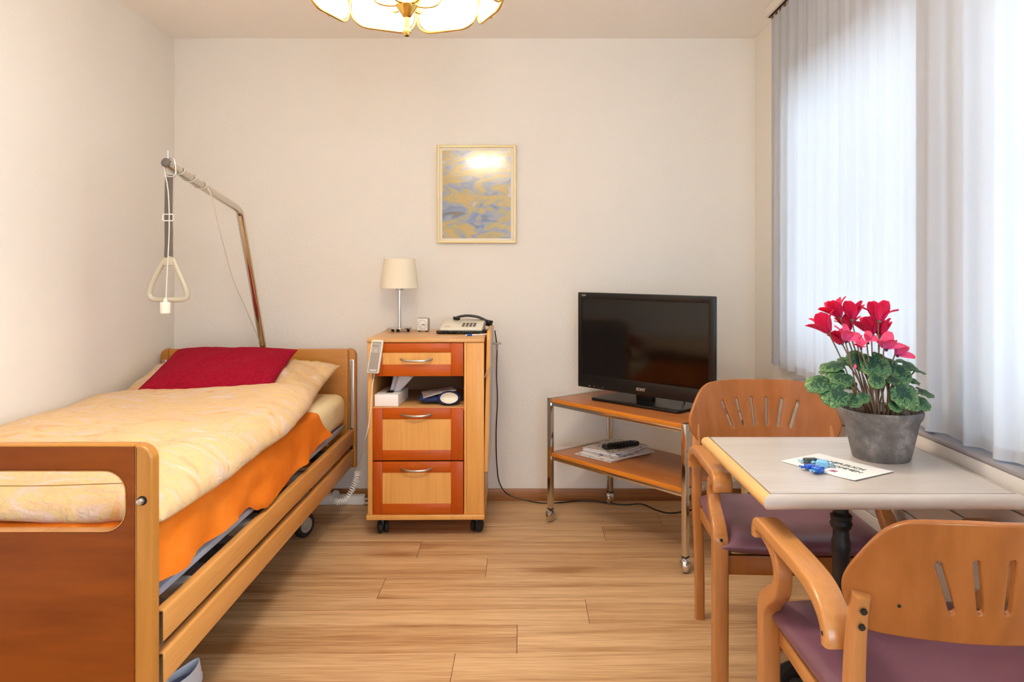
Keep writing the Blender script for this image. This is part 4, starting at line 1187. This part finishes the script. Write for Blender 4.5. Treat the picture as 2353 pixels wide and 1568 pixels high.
# ------------------------------------------------------------------ TV trolley
ang = math.atan2(-0.603, 0.516)
FLp = Vector((0.125, 3.638, 0))
LX, LY = 0.794, 0.415
t = thing('tv_trolley', 'chrome-framed two-tier wooden trolley carrying the television', 'trolley', FLp, ang)
lw = 0.0115
H1, H2 = 0.587, 0.330
for (x, y) in ((0, 0), (LX, 0), (0, LY), (LX, LY)):
    lg = MB().box(x-lw, x+lw, y-lw, y+lw, 0.058, H1+0.002, 0.002).build('leg', M['chrome'], t)
    a = 0.6 if x else 0.3
    cst = MB().lathe([(0, -0.013), (0.018, -0.013), (0.026, -0.008), (0.0275, 0), (0.026, 0.008), (0.018, 0.013), (0, 0.013)], (x+0.008, y-0.010, 0.0275), 24, (math.cos(a), math.sin(a), 0)).sphere((x+0.003, y-0.004, 0.034), 0.024, (1, 1, 1), 18, 10).cyl((x, y, 0.045), (x, y, 0.060), 0.007).build('caster', M['chrome'], t)
    MB().box(x-lw-0.001, x+lw+0.001, y-lw-0.001, y+lw+0.001, 0.056, 0.061, 0.001).build('ferrule', M['blackm'], lg)
for (zt_, nm) in ((H1, 'top_shelf'), (H2, 'lower_shelf')):
    s_ = MB().box(lw+0.002, LX-lw-0.002, lw*0.2, LY-lw*0.2, zt_-0.018, zt_, 0.001).build(nm, M['trolley'], t)
    MB().box(lw+0.002, LX-lw-0.002, -lw*0.6, lw*0.2-0.0005, zt_-0.019, zt_-0.001, 0.001).build('edge_band', M['trolleyedge'], s_)
    MB().box(lw+0.002, LX-lw-0.002, LY-lw*0.2+0.0005, LY+lw*0.6, zt_-0.019, zt_-0.001, 0.001).build('edge_band', M['trolleyedge'], s_)
    for yy in (0, LY):
        MB().box(lw, LX-lw, yy-lw*0.7, yy+lw*0.7, zt_-0.034, zt_-0.0195, 0.001).build('side_bar', M['chrome'], t)
    for xx in (0, LX):
        MB().box(xx-lw*0.8, xx+lw*0.8, lw, LY-lw, zt_-0.030, zt_+0.001, 0.001).build('end_bar', M['chrome'], t)

# ---- television
t = thing('television', 'black flat-screen television standing on the wooden trolley', 'television', (0.53, 3.455, H1+0.001), math.radians(-45))
TWd, TZ0, TZ1 = 0.752, 0.629-H1, 1.089-H1
h = TWd/2
MB().box(-h, h, 0.0, 0.022, TZ0, TZ1, 0.004).box(-h+0.05, h-0.05, 0.02, 0.075, TZ0+0.03, TZ1-0.05, 0.02).build('housing', M['black'], t)
b = fill_shape(rrect(-h+0.001, h-0.001, TZ0+0.001, TZ1-0.001, 0.003, 3), [rrect(-h+0.026, h-0.026, TZ0+0.062, TZ1-0.030, 0.001, 2)], 0.006, 0.001, 1)
mb = MB(); mb._merge(b, frame((0, -0.001, 0), (1, 0, 0), (0, 0, 1), (0, -1, 0))); mb.build('bezel', M['black'], t)
MB().box(-h+0.025, h-0.025, -0.0012, 0.002, TZ0+0.061, TZ1-0.029).build('screen', M['screen'], t, None)
mtt = frame((0, -0.0045, 0), (1, 0, 0), (0, 0, 1), (0, -1, 0))
text('lettering', 'SONY', 0.0185, M['letter'], t, mtt @ Matrix.Translation((0.0, TZ0+0.026, 0)), 0.0003, 0.0007)
text('lettering', 'SONY', 0.0095, M['letter'], t, mtt @ Matrix.Translation((-h+0.038, TZ1-0.015, 0)), 0.0003, 0.0002)
for k, (x, mm_) in enumerate(((-0.305, 'letter'), (-0.298, 'letter'), (-0.272, 'letter'), (-0.248, 'ledr'), (-0.222, 'letter'))):
    MB().box(x-0.003, x+0.003, -0.0048, -0.004, TZ0+0.010, TZ0+0.0125).build('indicator', M[mm_], t, None)
MB().box(-0.045, 0.045, 0.02, 0.05, 0.008, TZ0+0.02, 0.004).build('neck', M['black'], t)
b = fill_shape(rrect(-0.245, 0.245, -0.07, 0.155, 0.02, 4), [], 0.012, 0.003, 2)
mb = MB(); mb._merge(b, Matrix.Translation((0, 0, 0.0065))); mb.build('stand', M['black'], t)
MB().tube(catmull([(0.12, 0.06, 0.16), (0.16, 0.09, 0.10), (0.17, 0.10, 0.0), (0.175, 0.20, -0.02), (0.18, 0.28, -0.25), (0.19, 0.30, -0.50), (0.26, 0.28, -0.57), (0.40, 0.22, -0.58)], 8), 0.003, 6).build('power_cord', M['black'], t, 60)

# ---- magazines and remote on the lower shelf
mcol = [('D8D2CC', '8A8A90', 'B09080', 40), ('C8B8B0', '702040', '3A3A48', 26), ('CCC6C4', '6A6470', '443A44', 30), ('D6D0D4', '4458A0', 'A04048', 22), ('D9D0C4', '9A8A70', '5A6478', 50)]
labs = ['wide cream magazine at the bottom of the pile on the trolley shelf',
        'magazine with a purple spine edge, second from bottom of trolley pile',
        'grey striped magazine in the middle of the trolley pile',
        'blue-edged magazine second from top of the trolley pile',
        'speckled pale magazine on top of the trolley pile under the remote']
zc = H2+0.001
base = (FLp + Vector((0, 0, 0)))
rot = Matrix.Rotation(ang, 4, 'Z')
offs = [(0.215, 0.200, 0.06, .22, .29), (0.235, 0.215, -0.05, .21, .28), (0.24, 0.21, 0.0, .205, .27), (0.205, 0.235, 0.16, .20, .265), (0.195, 0.235, 0.13, .19, .25)]
for k, (ox, oy, ra, mw, ml) in enumerate(offs):
    th = 0.0045+0.001*(k % 2)
    c0 = base + (rot @ Vector((ox, oy, 0)))
    mg = thing('magazine', labs[k], 'magazine', (c0.x, c0.y, zc), ang+ra, 'magazines on the lower trolley shelf')
    MB().box(-mw/2, mw/2, -ml/2, ml/2, th-0.001, th, 0.0003, 1).build('cover', magazine_mat('magazine_cover_%d' % k, *mcol[k]), mg, None)
    MB().box(-mw/2, mw/2-0.001, -ml/2+0.001, ml/2-0.001, 0, th-0.001, 0.0003, 1).build('pages', M['paper'], mg, None)
    zc += th+0.0006
c0 = base + (rot @ Vector((0.235, 0.235, 0)))
t = thing('tv_remote', 'long black television remote lying on the pile of magazines', 'remote control', (c0.x, c0.y, zc), math.radians(28))
b = fill_shape(rrect(-0.098, 0.098, -0.022, 0.022, 0.012, 5), [], 0.020, 0.006, 3)
for v in b.verts: v.co.y *= 1-0.12*math.cos(v.co.x/0.098*PI/2*1.2)
mb = MB(); mb._merge(b, Matrix.Translation((0, 0, 0.0105))); mb.build('case', M['black'], t)
for i in range(9):
    for j in range(3):
        MB().box(-0.080+0.018*i-0.005, -0.080+0.018*i+0.005, -0.012+0.012*j-0.003, -0.012+0.012*j+0.003, 0.019, 0.0225, 0.001, 1).build('button', M['greyplastic'] if (i == 0 and j == 1) else M['blackm'], t)

# ------------------------------------------------------------------ table
TBX, TBY, TBZ = 0.79, 1.90, 0.73
t = thing('bistro_table', 'square pale-topped table with beech edging on a black iron pedestal', 'table', (TBX, TBY, 0))
hx, hy = 0.265, 0.270
MB().box(-hx+0.0045, hx-0.0045, -hy+0.0045, hy-0.0045, TBZ-0.030, TBZ, 0.0012, 1).build('tabletop', M['table'], t)
def nosing(p, q_, mname):
    p = Vector(p); q_ = Vector(q_); d_ = (q_-p).normalized()
    r_ = 0.0175; o = d_.cross(Vector((0, 0, 1)))
    sec = [(0, 0.0165)]+[(0.001+0.0165*math.sin(a), 0.0165*math.cos(a)) for a in [PI*k/12 for k in range(1, 12)]]+[(0, -0.0165)]
    mb = MB()
    b = bmesh.new(); rings = []
    for (pt, s_) in ((p, -1), (q_, 1)):
        rings.append([b.verts.new(pt+o*a_+Vector((0, 0, b_))+d_*s_*a_) for a_, b_ in sec])
    m_ = len(sec)
    for j in range(m_): b.faces.new((rings[0][j], rings[0][(j+1) % m_], rings[1][(j+1) % m_], rings[1][j]))
    b.faces.new(rings[0]); b.faces.new(list(reversed(rings[1])))
    mb._merge(b); mb.build('edge_moulding', M[mname], t, 30)
zc_ = TBZ-0.0165-0.0012
nosing((-hx, -hy, zc_), (hx, -hy, zc_), 'table'); nosing((hx, -hy, zc_), (hx, hy, zc_), 'table')  # front edge in the pale top colour: sky reflection painted in
nosing((hx, hy, zc_), (-hx, hy, zc_), 'table'); nosing((-hx, hy, zc_), (-hx, -hy, zc_), 'tedge')
MB().box(-0.16, 0.16, -0.02, 0.02, TBZ-0.045, TBZ-0.031, 0.002).box(-0.02, 0.02, -0.16, 0.16, TBZ-0.045, TBZ-0.031, 0.002).build('top_spider', M['iron'], t)
col = [(0, 0.10), (0.032, 0.10), (0.034, 0.14), (0.026, 0.18), (0.021, 0.22), (0.0205, 0.50), (0.0225, 0.505), (0.0235, 0.52), (0.0225, 0.535), (0.020, 0.54), (0.019, 0.560), (0.024, 0.565), (0.0275, 0.575), (0.024, 0.583), (0.026, 0.590), (0.026, 0.596), (0.0175, 0.604), (0.0172, TBZ-0.045), (0, TBZ-0.045)]
MB().lathe(col, (0, 0, 0), 32).build('column', M['iron'], t)
ring = [(0.128, 0.098), (0.136, 0.084), (0.170, 0.080), (0.180, 0.088), (0.182, 0.120), (0.174, 0.140), (0.160, 0.148), (0.142, 0.144), (0.130, 0.128), (0.128, 0.098)]
MB().lathe(ring, (0, 0, 0.012), 48).build('base_ring', M['iron'], t)
for k in range(4):
    a = PI/4+PI/2*k; c, s_ = math.cos(a), math.sin(a)
    MB().ribbon(catmull([(0.015*c, 0.015*s_, 0.15), (0.06*c, 0.06*s_, 0.15), (0.10*c, 0.10*s_, 0.135), (0.14*c, 0.14*s_, 0.125)], 5), 0.030, 0.020, (-s_, c, 0), 0.004).build('spoke', M['iron'], t)
    MB().lathe([(0, 0), (0.026, 0), (0.030, 0.01), (0.026, 0.035), (0.017, 0.06), (0.017, 0.10), (0, 0.10)], (0.158*c, 0.158*s_, 0), 18).build('foot', M['iron'], t)

# ---- welcome card
pL, pT, pR, pB = [Vector(v) for v in ((0.642, 1.888, 0), (0.762, 1.975, 0), (0.8605, 1.801, 0), (0.7487, 1.7127, 0))]
ctr = (pL+pT+pR+pB)/4; ctr.z = TBZ+0.0005
ex = (pB-pL).normalized(); ey = Vector((-ex.y, ex.x, 0))
rz = math.atan2(ex.y, ex.x)
t = thing('welcome_card', 'white folded welcome card with dark capital lettering on the table', 'card', ctr, rz)
def cardf(u, v): return (-0.104+0.208*u, -0.073+0.146*v, 0.0006+0.004*max(0, u-0.75)**2*8*(1-v*0.3))
MB().grid(cardf, 16, 4, False, 0.0008).build('sheet', M['paper'], t, 60)
text('lettering', 'HERZLICH', 0.021, M['print'], t, Matrix.Translation((0.012, 0.026, 0.0020)), 0.0002, 0.0)
text('lettering', 'WILLKOMMEN', 0.021, M['print'], t, Matrix.Translation((0.003, -0.001, 0.0020)), 0.0002, 0.0)
MB().box(0.018, 0.034, -0.050, -0.036, 0.0015, 0.0022, 0.0002, 1).build('logo', M['pink'], t, None)
MB().box(0.021, 0.031, -0.044, -0.0425, 0.0015, 0.0024).box(0.0255, 0.027, -0.047, -0.039, 0.0015, 0.0024).build('logo_mark', plain('dark_pink_ink', '8E4468', 0.7), t, None)

# ---- wrapped sweets
def sweet(name, label, px, py, z, rot_, m1, m2, l=0.030, w_=0.020, h_=0.013):
    d = F*(CAMZ-z)/(py-612)
    o = thing(name, label, 'sweet', ((px-1205)*d/F, d, z), rot_, 'wrapped sweets on the welcome card')
    b = MB().box(-l/2, l/2, -w_/2, w_/2, 0.0, h_, 0.004, 3)
    b.build('wrapper', M[m1], o, 50)
    for s_ in (-1, 1):
        def fan(u, v, s_=s_): return (s_*(l/2-0.001+0.012*v), (u-0.5)*(0.007+0.014*v), h_/2+0.002*math.sin(u*15)*(0.3+v))
        MB().grid(fan, 10, 3, False, 0.0005).build('twisted_end', M[m2], o, 180)
    return o
zc = TBZ+0.0024
sweet('wrapped_sweet', 'dark brown and teal wrapped sweet at the back of the small heap', 1862, 1064, zc, rz+1.15, 'teal', 'lblue', 0.034, 0.018, 0.012)
sweet('wrapped_sweet', 'plain blue wrapped sweet at the near-card-edge of the small heap', 1862, 1079, zc, rz+1.0, 'blue', 'blue', 0.026, 0.020, 0.012)
sweet('wrapped_sweet', 'light blue wrapped sweet beside the card lettering', 1890, 1072, zc, rz+0.5, 'lblue', 'lblue', 0.028, 0.022, 0.015)
sweet('wrapped_sweet', 'bright blue wrapped sweet with pale end lying in front of the heap', 1879, 1086, zc, rz+1.7, 'blue', 'lblue', 0.024, 0.024, 0.014)

# ---- cyclamen
PC = Vector((0.906, 1.934, TBZ))
plant = thing('potted_cyclamen', 'cerise cyclamen with variegated leaves in a weathered grey pot', 'potted plant', PC)
MB().lathe([(0, 0.0), (0.066, 0.0), (0.069, 0.004), (0.078, 0.045), (0.0875, 0.090), (0.090, 0.098), (0.0945, 0.104), (0.0985, 0.116), (0.0985, 0.122), (0.0955, 0.1255), (0.091, 0.122), (0.085, 0.100), (0, 0.098)], (0, 0, 0), 56).build('pot', M['pot'], plant, 40)
MB().lathe([(0, 0.108), (0.05, 0.106), (0.087, 0.102)], (0, 0, 0), 32).build('soil', M['soil'], plant)
# leaf shape: heart with ruffled rim, origin at the petiole joint
def leaf_mesh(seed):
    rnd = random.Random(seed); ph = rnd.uniform(0, 6)
    def fn(u, v):
        a = 2*PI*u; k = v
        rr = 0.030*(1.0+0.16*math.cos(a)) * (1-0.50*math.exp(-((a-PI)/0.30)**2))
        rr *= 1+0.025*math.sin(9*a+ph)
        x = rr*k*math.cos(a)*1.02; y = rr*k*math.sin(a)
        z = -5.0*(rr*k)**2 + 0.0014*math.sin(7*a+ph)*k*k*k + 0.0035*(1-abs(math.sin(a/1.0)))*k*0.3
        return (x+0.004, y, z)
    o = MB().grid(fn, 36, 7, True, 0.0006).build('leaf', M['leaf'], plant, 180)
    return o
def leaf_tpl(n): return [leaf_mesh(n+i) for i in range(4)]
# photo centre x, y, radius(px), depth offset, facing: tilt towards camera (deg), spin
LV = [(1924, 904, 33, -0.10, 50, 200), (1885, 880, 29, -0.07, 35, 170), (1931, 866, 31, -0.06, 35, 210), (1918, 838, 29, -0.02, 14, 160),
      (1944, 830, 17, 0.05, 30, 120), (2011, 833, 36, -0.05, 55, 280), (2046, 839, 26, -0.02, 45, 330), (2082, 836, 25, 0.03, 25, 20), (2072, 858, 24, -0.03, 60, 300),
      (2104, 849, 22, 0.02, 8, 10), (2016, 873, 19, -0.09, 55, 250), (2056, 873, 24, -0.06, 25, 320), (2076, 903, 35, -0.10, 55, 300), (2122, 899, 22, -0.03, 20, 350),
      (2119, 925, 20, -0.06, 45, 330), (2096, 928, 18, -0.10, 40, 300), (1962, 916, 22, -0.10, 35, 230), (1984, 911, 15, -0.10, 50, 260), (2058, 930, 17, -0.10, 45, 280),
      (1969, 824, 20, -0.02, 70, 190), (1873, 890, 17, -0.03, 30, 175), (1905, 850, 20, 0.03, 12, 160), (2090, 870, 22, 0.03, 18, 15), (1990, 845, 22, 0.05, 25, 100),
      (2040, 850, 24, 0.06, 20, 60), (1950, 880, 22, 0.02, 20, 180), (2080, 885, 24, 0.02, 20, 10)]
tpl = leaf_tpl(20); first = 0
stm = MB()
for k, (px, py, rp, dd, tilt, spin) in enumerate(LV):
    d = PC.y+dd; c = P(px, py, d)-PC
    s_ = (rp/(F/d))/0.030
    if first < 4: o = tpl[first]; first += 1
    else: o = tpl[k % 4].copy(); COL.objects.link(o)
    n_ = Vector((0.25*math.cos(math.radians(spin)), -math.sin(math.radians(tilt)), math.cos(math.radians(tilt)))).normalized()
    tip = Vector((math.cos(math.radians(spin)), math.sin(math.radians(spin)), 0))
    tip = (tip-n_*tip.dot(n_)).normalized()
    m_ = frame(c-tip*0.004*s_, tip, n_.cross(tip), n_) @ Matrix.Diagonal((s_, s_, s_, 1))
    o.matrix_local = m_
    foot = Vector((0.35*c.x+0.01*math.sin(k*2.4), 0.25*c.y+0.012*math.cos(k*1.7), 0.106))
    mid = foot.lerp(c, 0.5)+Vector((-c.x*0.10, -c.y*0.1, 0.012))
    MB().tube(catmull([foot, mid, c-n_*0.002], 6), 0.0020, 6).build('leaf_stalk', M['stem'], plant, 60)
# flowers
def petal_obj(mat_, seed, parent):
    def fn(u, v):
        yv = v
        wd = 0.0155*math.sin(PI*min(1, 0.09+0.84*yv**1.15))**0.62
        x = (u-0.5)*2*wd
        z = 0.044*yv
        y = 0.006*math.sin(yv*2.6)+(-0.16)*x*x/0.0175 - 0.010*yv*yv + 0.0015*math.sin(u*8+seed)
        return (x, y, z)
    return MB().grid(fn, 8, 12, False, 0.0005).build('petal', mat_, parent, 180)
FL = [(1903, 764, -0.03, -28, 1.25, 0, .95), (1929, 728, -0.02, -22, 1.15, 0, .9), (1958, 735, -0.03, 6, 1.15, 0, 1.05), (2020, 738, -0.03, 8, 1.2, 0, 1.05), (1950, 760, 0.0, -8, 1.0, 0, .95),
      (1942, 782, -0.06, 18, .95, 1, .85), (1993, 786, -0.07, 5, .62, 2, .62), (1977, 799, -0.07, -12, .55, 2, .62), (2004, 768, 0.0, -10, 1.15, 0, 1.0), (2024, 772, 0.01, 10, 1.1, 0, 1.0),
      (2034, 801, -0.06, 5, .95, 1, .85), (2060, 815, -0.02, 22, .9, 2, .8), (1935, 790, -0.01, -25, .9, 0, .8)]
pt0 = None; pt2 = None
for k, (px, py, dd, lean, sc_, kind_, spread) in enumerate(FL):
    d = PC.y+dd; c = P(px, py, d)-PC
    fo = bpy.data.objects.new('flower', None)
    foot = Vector((0.22*c.x-0.01+0.012*math.sin(k*2.1), 0.02*math.cos(k*1.3), 0.106))
    mid = foot.lerp(c, 0.55)+Vector((-0.02*(c.x+0.02), 0, 0.01))
    st = catmull([foot, mid, c+Vector((0, 0.004, 0.004)), c+Vector((0.002, -0.004, 0.002))], 8)
    fo = MB().tube(st, 0.0018, 7, False, None).sphere(c, 0.0052*sc_, (1, 1, 0.9), 12, 8).build('flower', M['stem'], plant, 60)
    npet = 5
    axis = Matrix.Rotation(math.radians(lean), 4, 'Y') @ Matrix.Rotation(math.radians(-14 if kind_ == 0 else 20), 4, 'X')
    base_m = Matrix.Translation(c) @ axis @ Matrix.Scale(sc_, 4)
    mat_ = M['petal'] if kind_ == 0 else M['petal2']
    for j in range(npet):
        a = 2*PI*j/npet + 0.9*k
        sp_ = math.radians((30 if kind_ == 0 else 60)*spread*(0.35+1.1*((j*37+k*17) % 10)/10))
        src_ = pt0 if kind_ == 0 else pt2
        if src_ is None:
            o = petal_obj(mat_, 0, fo)
            if kind_ == 0: pt0 = o
            else: pt2 = o
        else:
            o = src_.copy(); COL.objects.link(o); o.parent = fo
        o.matrix_local = base_m @ Matrix.Rotation(a, 4, 'Z') @ Matrix.Translation((0, -0.003, 0)) @ Matrix.Rotation(sp_, 4, 'X') @ Matrix.Rotation(math.radians(((j*53+k*29) % 40)-20), 4, 'Z')
    if kind_:
        MB().sphere(c+Vector((0, -0.006, -0.003)), 0.0045*sc_, (1, 0.8, 1), 12, 8).build('eye', M['eye'], fo)
MB().sphere(P(1965, 843, PC.y-0.08)-PC, 0.0045, (0.7, 0.7, 1.4), 10, 8).build('bud', M['petal2'], plant)
for k in range(14):   # bare stalks in the middle of the plant
    x = -0.05+0.008*k; 
    MB().tube(catmull([(x*0.6, -0.03+0.01*math.sin(k*3), 0.104), (x*0.85, -0.035+0.012*math.sin(k*3), 0.16), (x*1.15, -0.02, 0.215)], 6), 0.0022, 6).build('leaf_stalk', M['stem'], plant, 60)

# ------------------------------------------------------------------ chairs
def make_chair(label, loc, rz):
    ch = thing('armchair', label, 'chair', loc, rz, 'beech armchairs at the table')
    AX = 0.240
    seatz = 0.470
    for s in (-1, 1):
        x = s*AX
        # bentwood front leg with S-shaped arm support
        pth = [(x, -0.228, 0.0), (x, -0.228, 0.20), (x, -0.228, 0.42), (x, -0.222, 0.452), (x, -0.200, 0.478), (x, -0.170, 0.498), (x, -0.140, 0.522), (x, -0.130, 0.552), (x, -0.140, 0.582), (x, -0.172, 0.604), (x, -0.225, 0.616)]
        pc_ = catmull(pth, 6)
        sc_ = [1.0 if p.z < 0.44 else (1.0-0.22*smooth(0.44, 0.54, p.z)) for p in pc_]
        lg = MB().ribbon(pc_, 0.042, 0.044, (1, 0, 0), 0.005, sc_).build('front_leg', M['chair'], ch, 50)
        MB().cyl((x, -0.252, 0.452), (x, -0.249, 0.452), 0.0045, None, 12).build('screw', M['blackm'], lg)
        # arm
        pa_ = catmull([(x, -0.262, 0.594), (x, -0.262, 0.612), (x, -0.250, 0.625), (x, -0.215, 0.630), (x, -0.10, 0.630), (x, 0.02, 0.629), (x, 0.090, 0.622), (x, 0.138, 0.602), (x, 0.160, 0.578), (x, 0.165, 0.552)], 6)
        ar = MB().ribbon(pa_, 0.052, 0.030, (1, 0, 0), 0.005).build('arm', M['chairy'], ch, 50)
        MB().cyl((x+s*0.0255, 0.160, 0.572), (x+s*0.0264, 0.160, 0.572), 0.0045, None, 12).build('screw', M['blackm'], ar)
        # rear leg and post
        xr_ = s*0.230
        pr = catmull([(xr_-s*0.02, 0.262, 0.0), (xr_-s*0.012, 0.228, 0.22), (xr_, 0.207, 0.42), (xr_, 0.206, 0.52), (xr_, 0.218, 0.62), (xr_, 0.233, 0.675)], 6)
        pr_s = [1.0 if p.z < 0.5 else 1.0-0.15*smooth(0.5, 0.7, p.z) for p in pr]
        rl = MB().ribbon(pr, 0.031, 0.033, (1, 0, 0), 0.006, pr_s).build('rear_leg', M['chair'], ch, 50)
        for zz, yy in ((0.649, 0.2432), (0.620, 0.2360)):
            MB().cyl((xr_, yy, zz), (xr_, yy+0.004, zz-0.001), 0.0055, None, 14).build('screw', M['blackm'], rl)
        # side apron
        MB().box(x-s*0.027-0.010, x-s*0.027+0.010, -0.212, 0.19, 0.368, 0.404, 0.003).build('side_apron', M['chairy'], ch)
    MB().box(-AX+0.02, AX-0.02, -0.236, -0.216, 0.350, 0.404, 0.003).build('front_apron', M['back'], ch)
    MB().box(-AX+0.02, AX-0.02, 0.195, 0.215, 0.345, 0.404, 0.003).build('rear_apron', M['back'], ch)
    # seat cushion
    def top(u, v):
        U, V = 2*u-1, 2*v-1
        hwd = 0.240-0.014*v
        x = hwd*U; y = -0.252+0.455*v - 0.012*(1-U*U)*(1-v)
        e = (max(0, 1-abs(U)**7)*max(0, 1-abs(V)**7))**0.5
        return Vector((x, y, 0.432+0.036*e-0.012*math.exp(-(U*U+V*V)*2.0)))
    def bot(u, v):
        p_ = top(u, v); p_.z = 0.432-0.028*(max(0, 1-abs(2*u-1)**9)*max(0, 1-abs(2*v-1)**9))**0.5; return p_
    b = bmesh.new(); n = 30
    Tp = [[b.verts.new(top(0.5-0.5*math.cos(PI*i/n), 0.5-0.5*math.cos(PI*j/n))) for j in range(n+1)] for i in range(n+1)]
    Bt = [[Tp[i][j] if i in (0, n) or j in (0, n) else b.verts.new(bot(0.5-0.5*math.cos(PI*i/n), 0.5-0.5*math.cos(PI*j/n))) for j in range(n+1)] for i in range(n+1)]
    for i in range(n):
        for j in range(n):
            b.faces.new((Tp[i][j], Tp[i+1][j], Tp[i+1][j+1], Tp[i][j+1]))
            f = [Bt[i][j], Bt[i][j+1], Bt[i+1][j+1], Bt[i+1][j]]
            if len(set(f)) == 4:
                try: b.faces.new(f)
                except ValueError: pass
    mb = MB(); mb._merge(b); mb.build('seat', M['leather'], ch, 180)
    # curved plywood back with six fanned slots
    left = [(-0.200, 0.606), (-0.232, 0.612), (-0.252, 0.640), (-0.266, 0.676), (-0.264, 0.706), (-0.248, 0.742), (-0.226, 0.780), (-0.205, 0.801), (-0.175, 0.813), (-0.10, 0.819)]
    outl = [(p.x*0.95, p.y) for p in catmull([Vector((a, b_, 0)) for a, b_ in left], 5)]
    outl = outl + [(-a, b_) for a, b_ in reversed(outl)]
    holes = []
    for k in range(6):
        u = (k-2.5)
        xt, xbm = u*0.052, u*0.040
        zt_, zb_ = 0.755-0.0016*u*u, 0.668-0.0008*u*u
        dx, dz = xt-xbm, zt_-zb_; L_ = math.hypot(dx, dz); nx, nz = dz/L_*0.0048, -dx/L_*0.0048
        hp_ = []
        for q in range(7):
            a = PI*q/6; hp_.append((xt+nx*math.cos(a)-nz*math.sin(a)*-1*0, zt_+nz*math.cos(a)+0.0048*math.sin(a)))
        for q in range(7):
            a = PI+PI*q/6; hp_.append((xbm+nx*math.cos(a), zb_+nz*math.cos(a)+0.0048*math.sin(a)))
        holes.append(hp_)
    b = fill_shape(outl, holes, 0.012, 0.003, 2)
    for k in range(1, 32):
        bmesh.ops.bisect_plane(b, geom=list(b.verts)+list(b.edges)+list(b.faces), plane_co=(-0.27+0.54*k/32, 0, 0), plane_no=(1, 0, 0))
    for k in range(1, 6):
        bmesh.ops.bisect_plane(b, geom=list(b.verts)+list(b.edges)+list(b.faces), plane_co=(0, 0.606+0.213*k/6, 0), plane_no=(0, 1, 0))
    for v in b.verts:
        x, z, th = v.co.x, v.co.y, v.co.z
        y = 0.262+0.27*(z-0.6)-1.12*x*x
        v.co = Vector((x+th*2.0*x, y+th, z-0.27*th))
    mb = MB(); mb._merge(b); bk_ = mb.build('backrest', M['back'], ch, 40)
    for s in (-1, 1):
        MB().cyl((s*0.175, 0.2490, 0.662), (s*0.1755, 0.2525, 0.661), 0.003, None, 10).build('screw', M['blackm'], bk_)
    return ch
make_chair('beech armchair on the far side of the table, facing the viewer', (0.802, 2.36, 0), math.radians(-3))
make_chair('beech armchair seen from behind on the near side of the table', (0.790, 1.493, 0), PI+math.radians(-0.6))

# ------------------------------------------------------------------ slippers
def slipper(label, loc, rz):
    t = thing('slipper', label, 'slipper', loc, rz, 'slippers under the bed')
    ol = []
    for k in range(40):
        a = 2*PI*k/40
        y = 0.13*math.sin(a); wdt = 0.042+0.008*math.sin(a)-0.008*math.exp(-((y+0.01)/0.05)**2)
        ol.append((wdt*math.cos(a), y))
    b = fill_shape(ol, [], 0.024, 0.004, 2); mb = MB(); mb._merge(b, Matrix.Translation((0, 0, 0.0121))); mb.build('sole', M['slipsole'], t, 50)
    def upper(u, v):     # wall around heel and sides, open at the top
        a = 2*PI*u; y = 0.128*math.sin(a); wdt = 0.041+0.008*math.sin(a)-0.008*math.exp(-((y+0.01)/0.05)**2)
        hh = 0.030+0.022*(math.sin(a) > 0)*math.sin(a)**2+0.018*max(0, -math.sin(a))**3
        cl = 1-0.22*v*max(0, math.sin(a))
        return (wdt*math.cos(a)*cl*(1-0.06*v), y*(1-0.08*v), 0.020+hh*v)
    up = MB().grid(upper, 48, 6, True, 0.004).build('upper', M['slipsole'], t, 180)
    def vamp(u, v):
        a = PI*u; k = v
        y = 0.01+0.105*k; wdt = (0.046*(1-0.55*k**3))
        return (wdt*math.cos(a), y, 0.026+0.048*math.sin(a)*(1-0.55*k*k))
    MB().grid(vamp, 20, 10, False, 0.003).build('vamp', M['slipsole'], t, 180)
    ins = [(x*0.86, y*0.93) for x, y in ol]
    b = fill_shape(ins, [], 0.004, 0.001, 1); mb = MB(); mb._merge(b, Matrix.Translation((0, 0, 0.0265))); mb.build('insole', M['slipper'], t, 50)
slipper('grey-blue felt slipper standing under the bed beside the side rail', (-1.000, 2.125, 0.0), math.radians(158))
slipper('grey-blue slipper half hidden behind the bed footboard', (-1.120, 2.05, 0.0), math.radians(166))
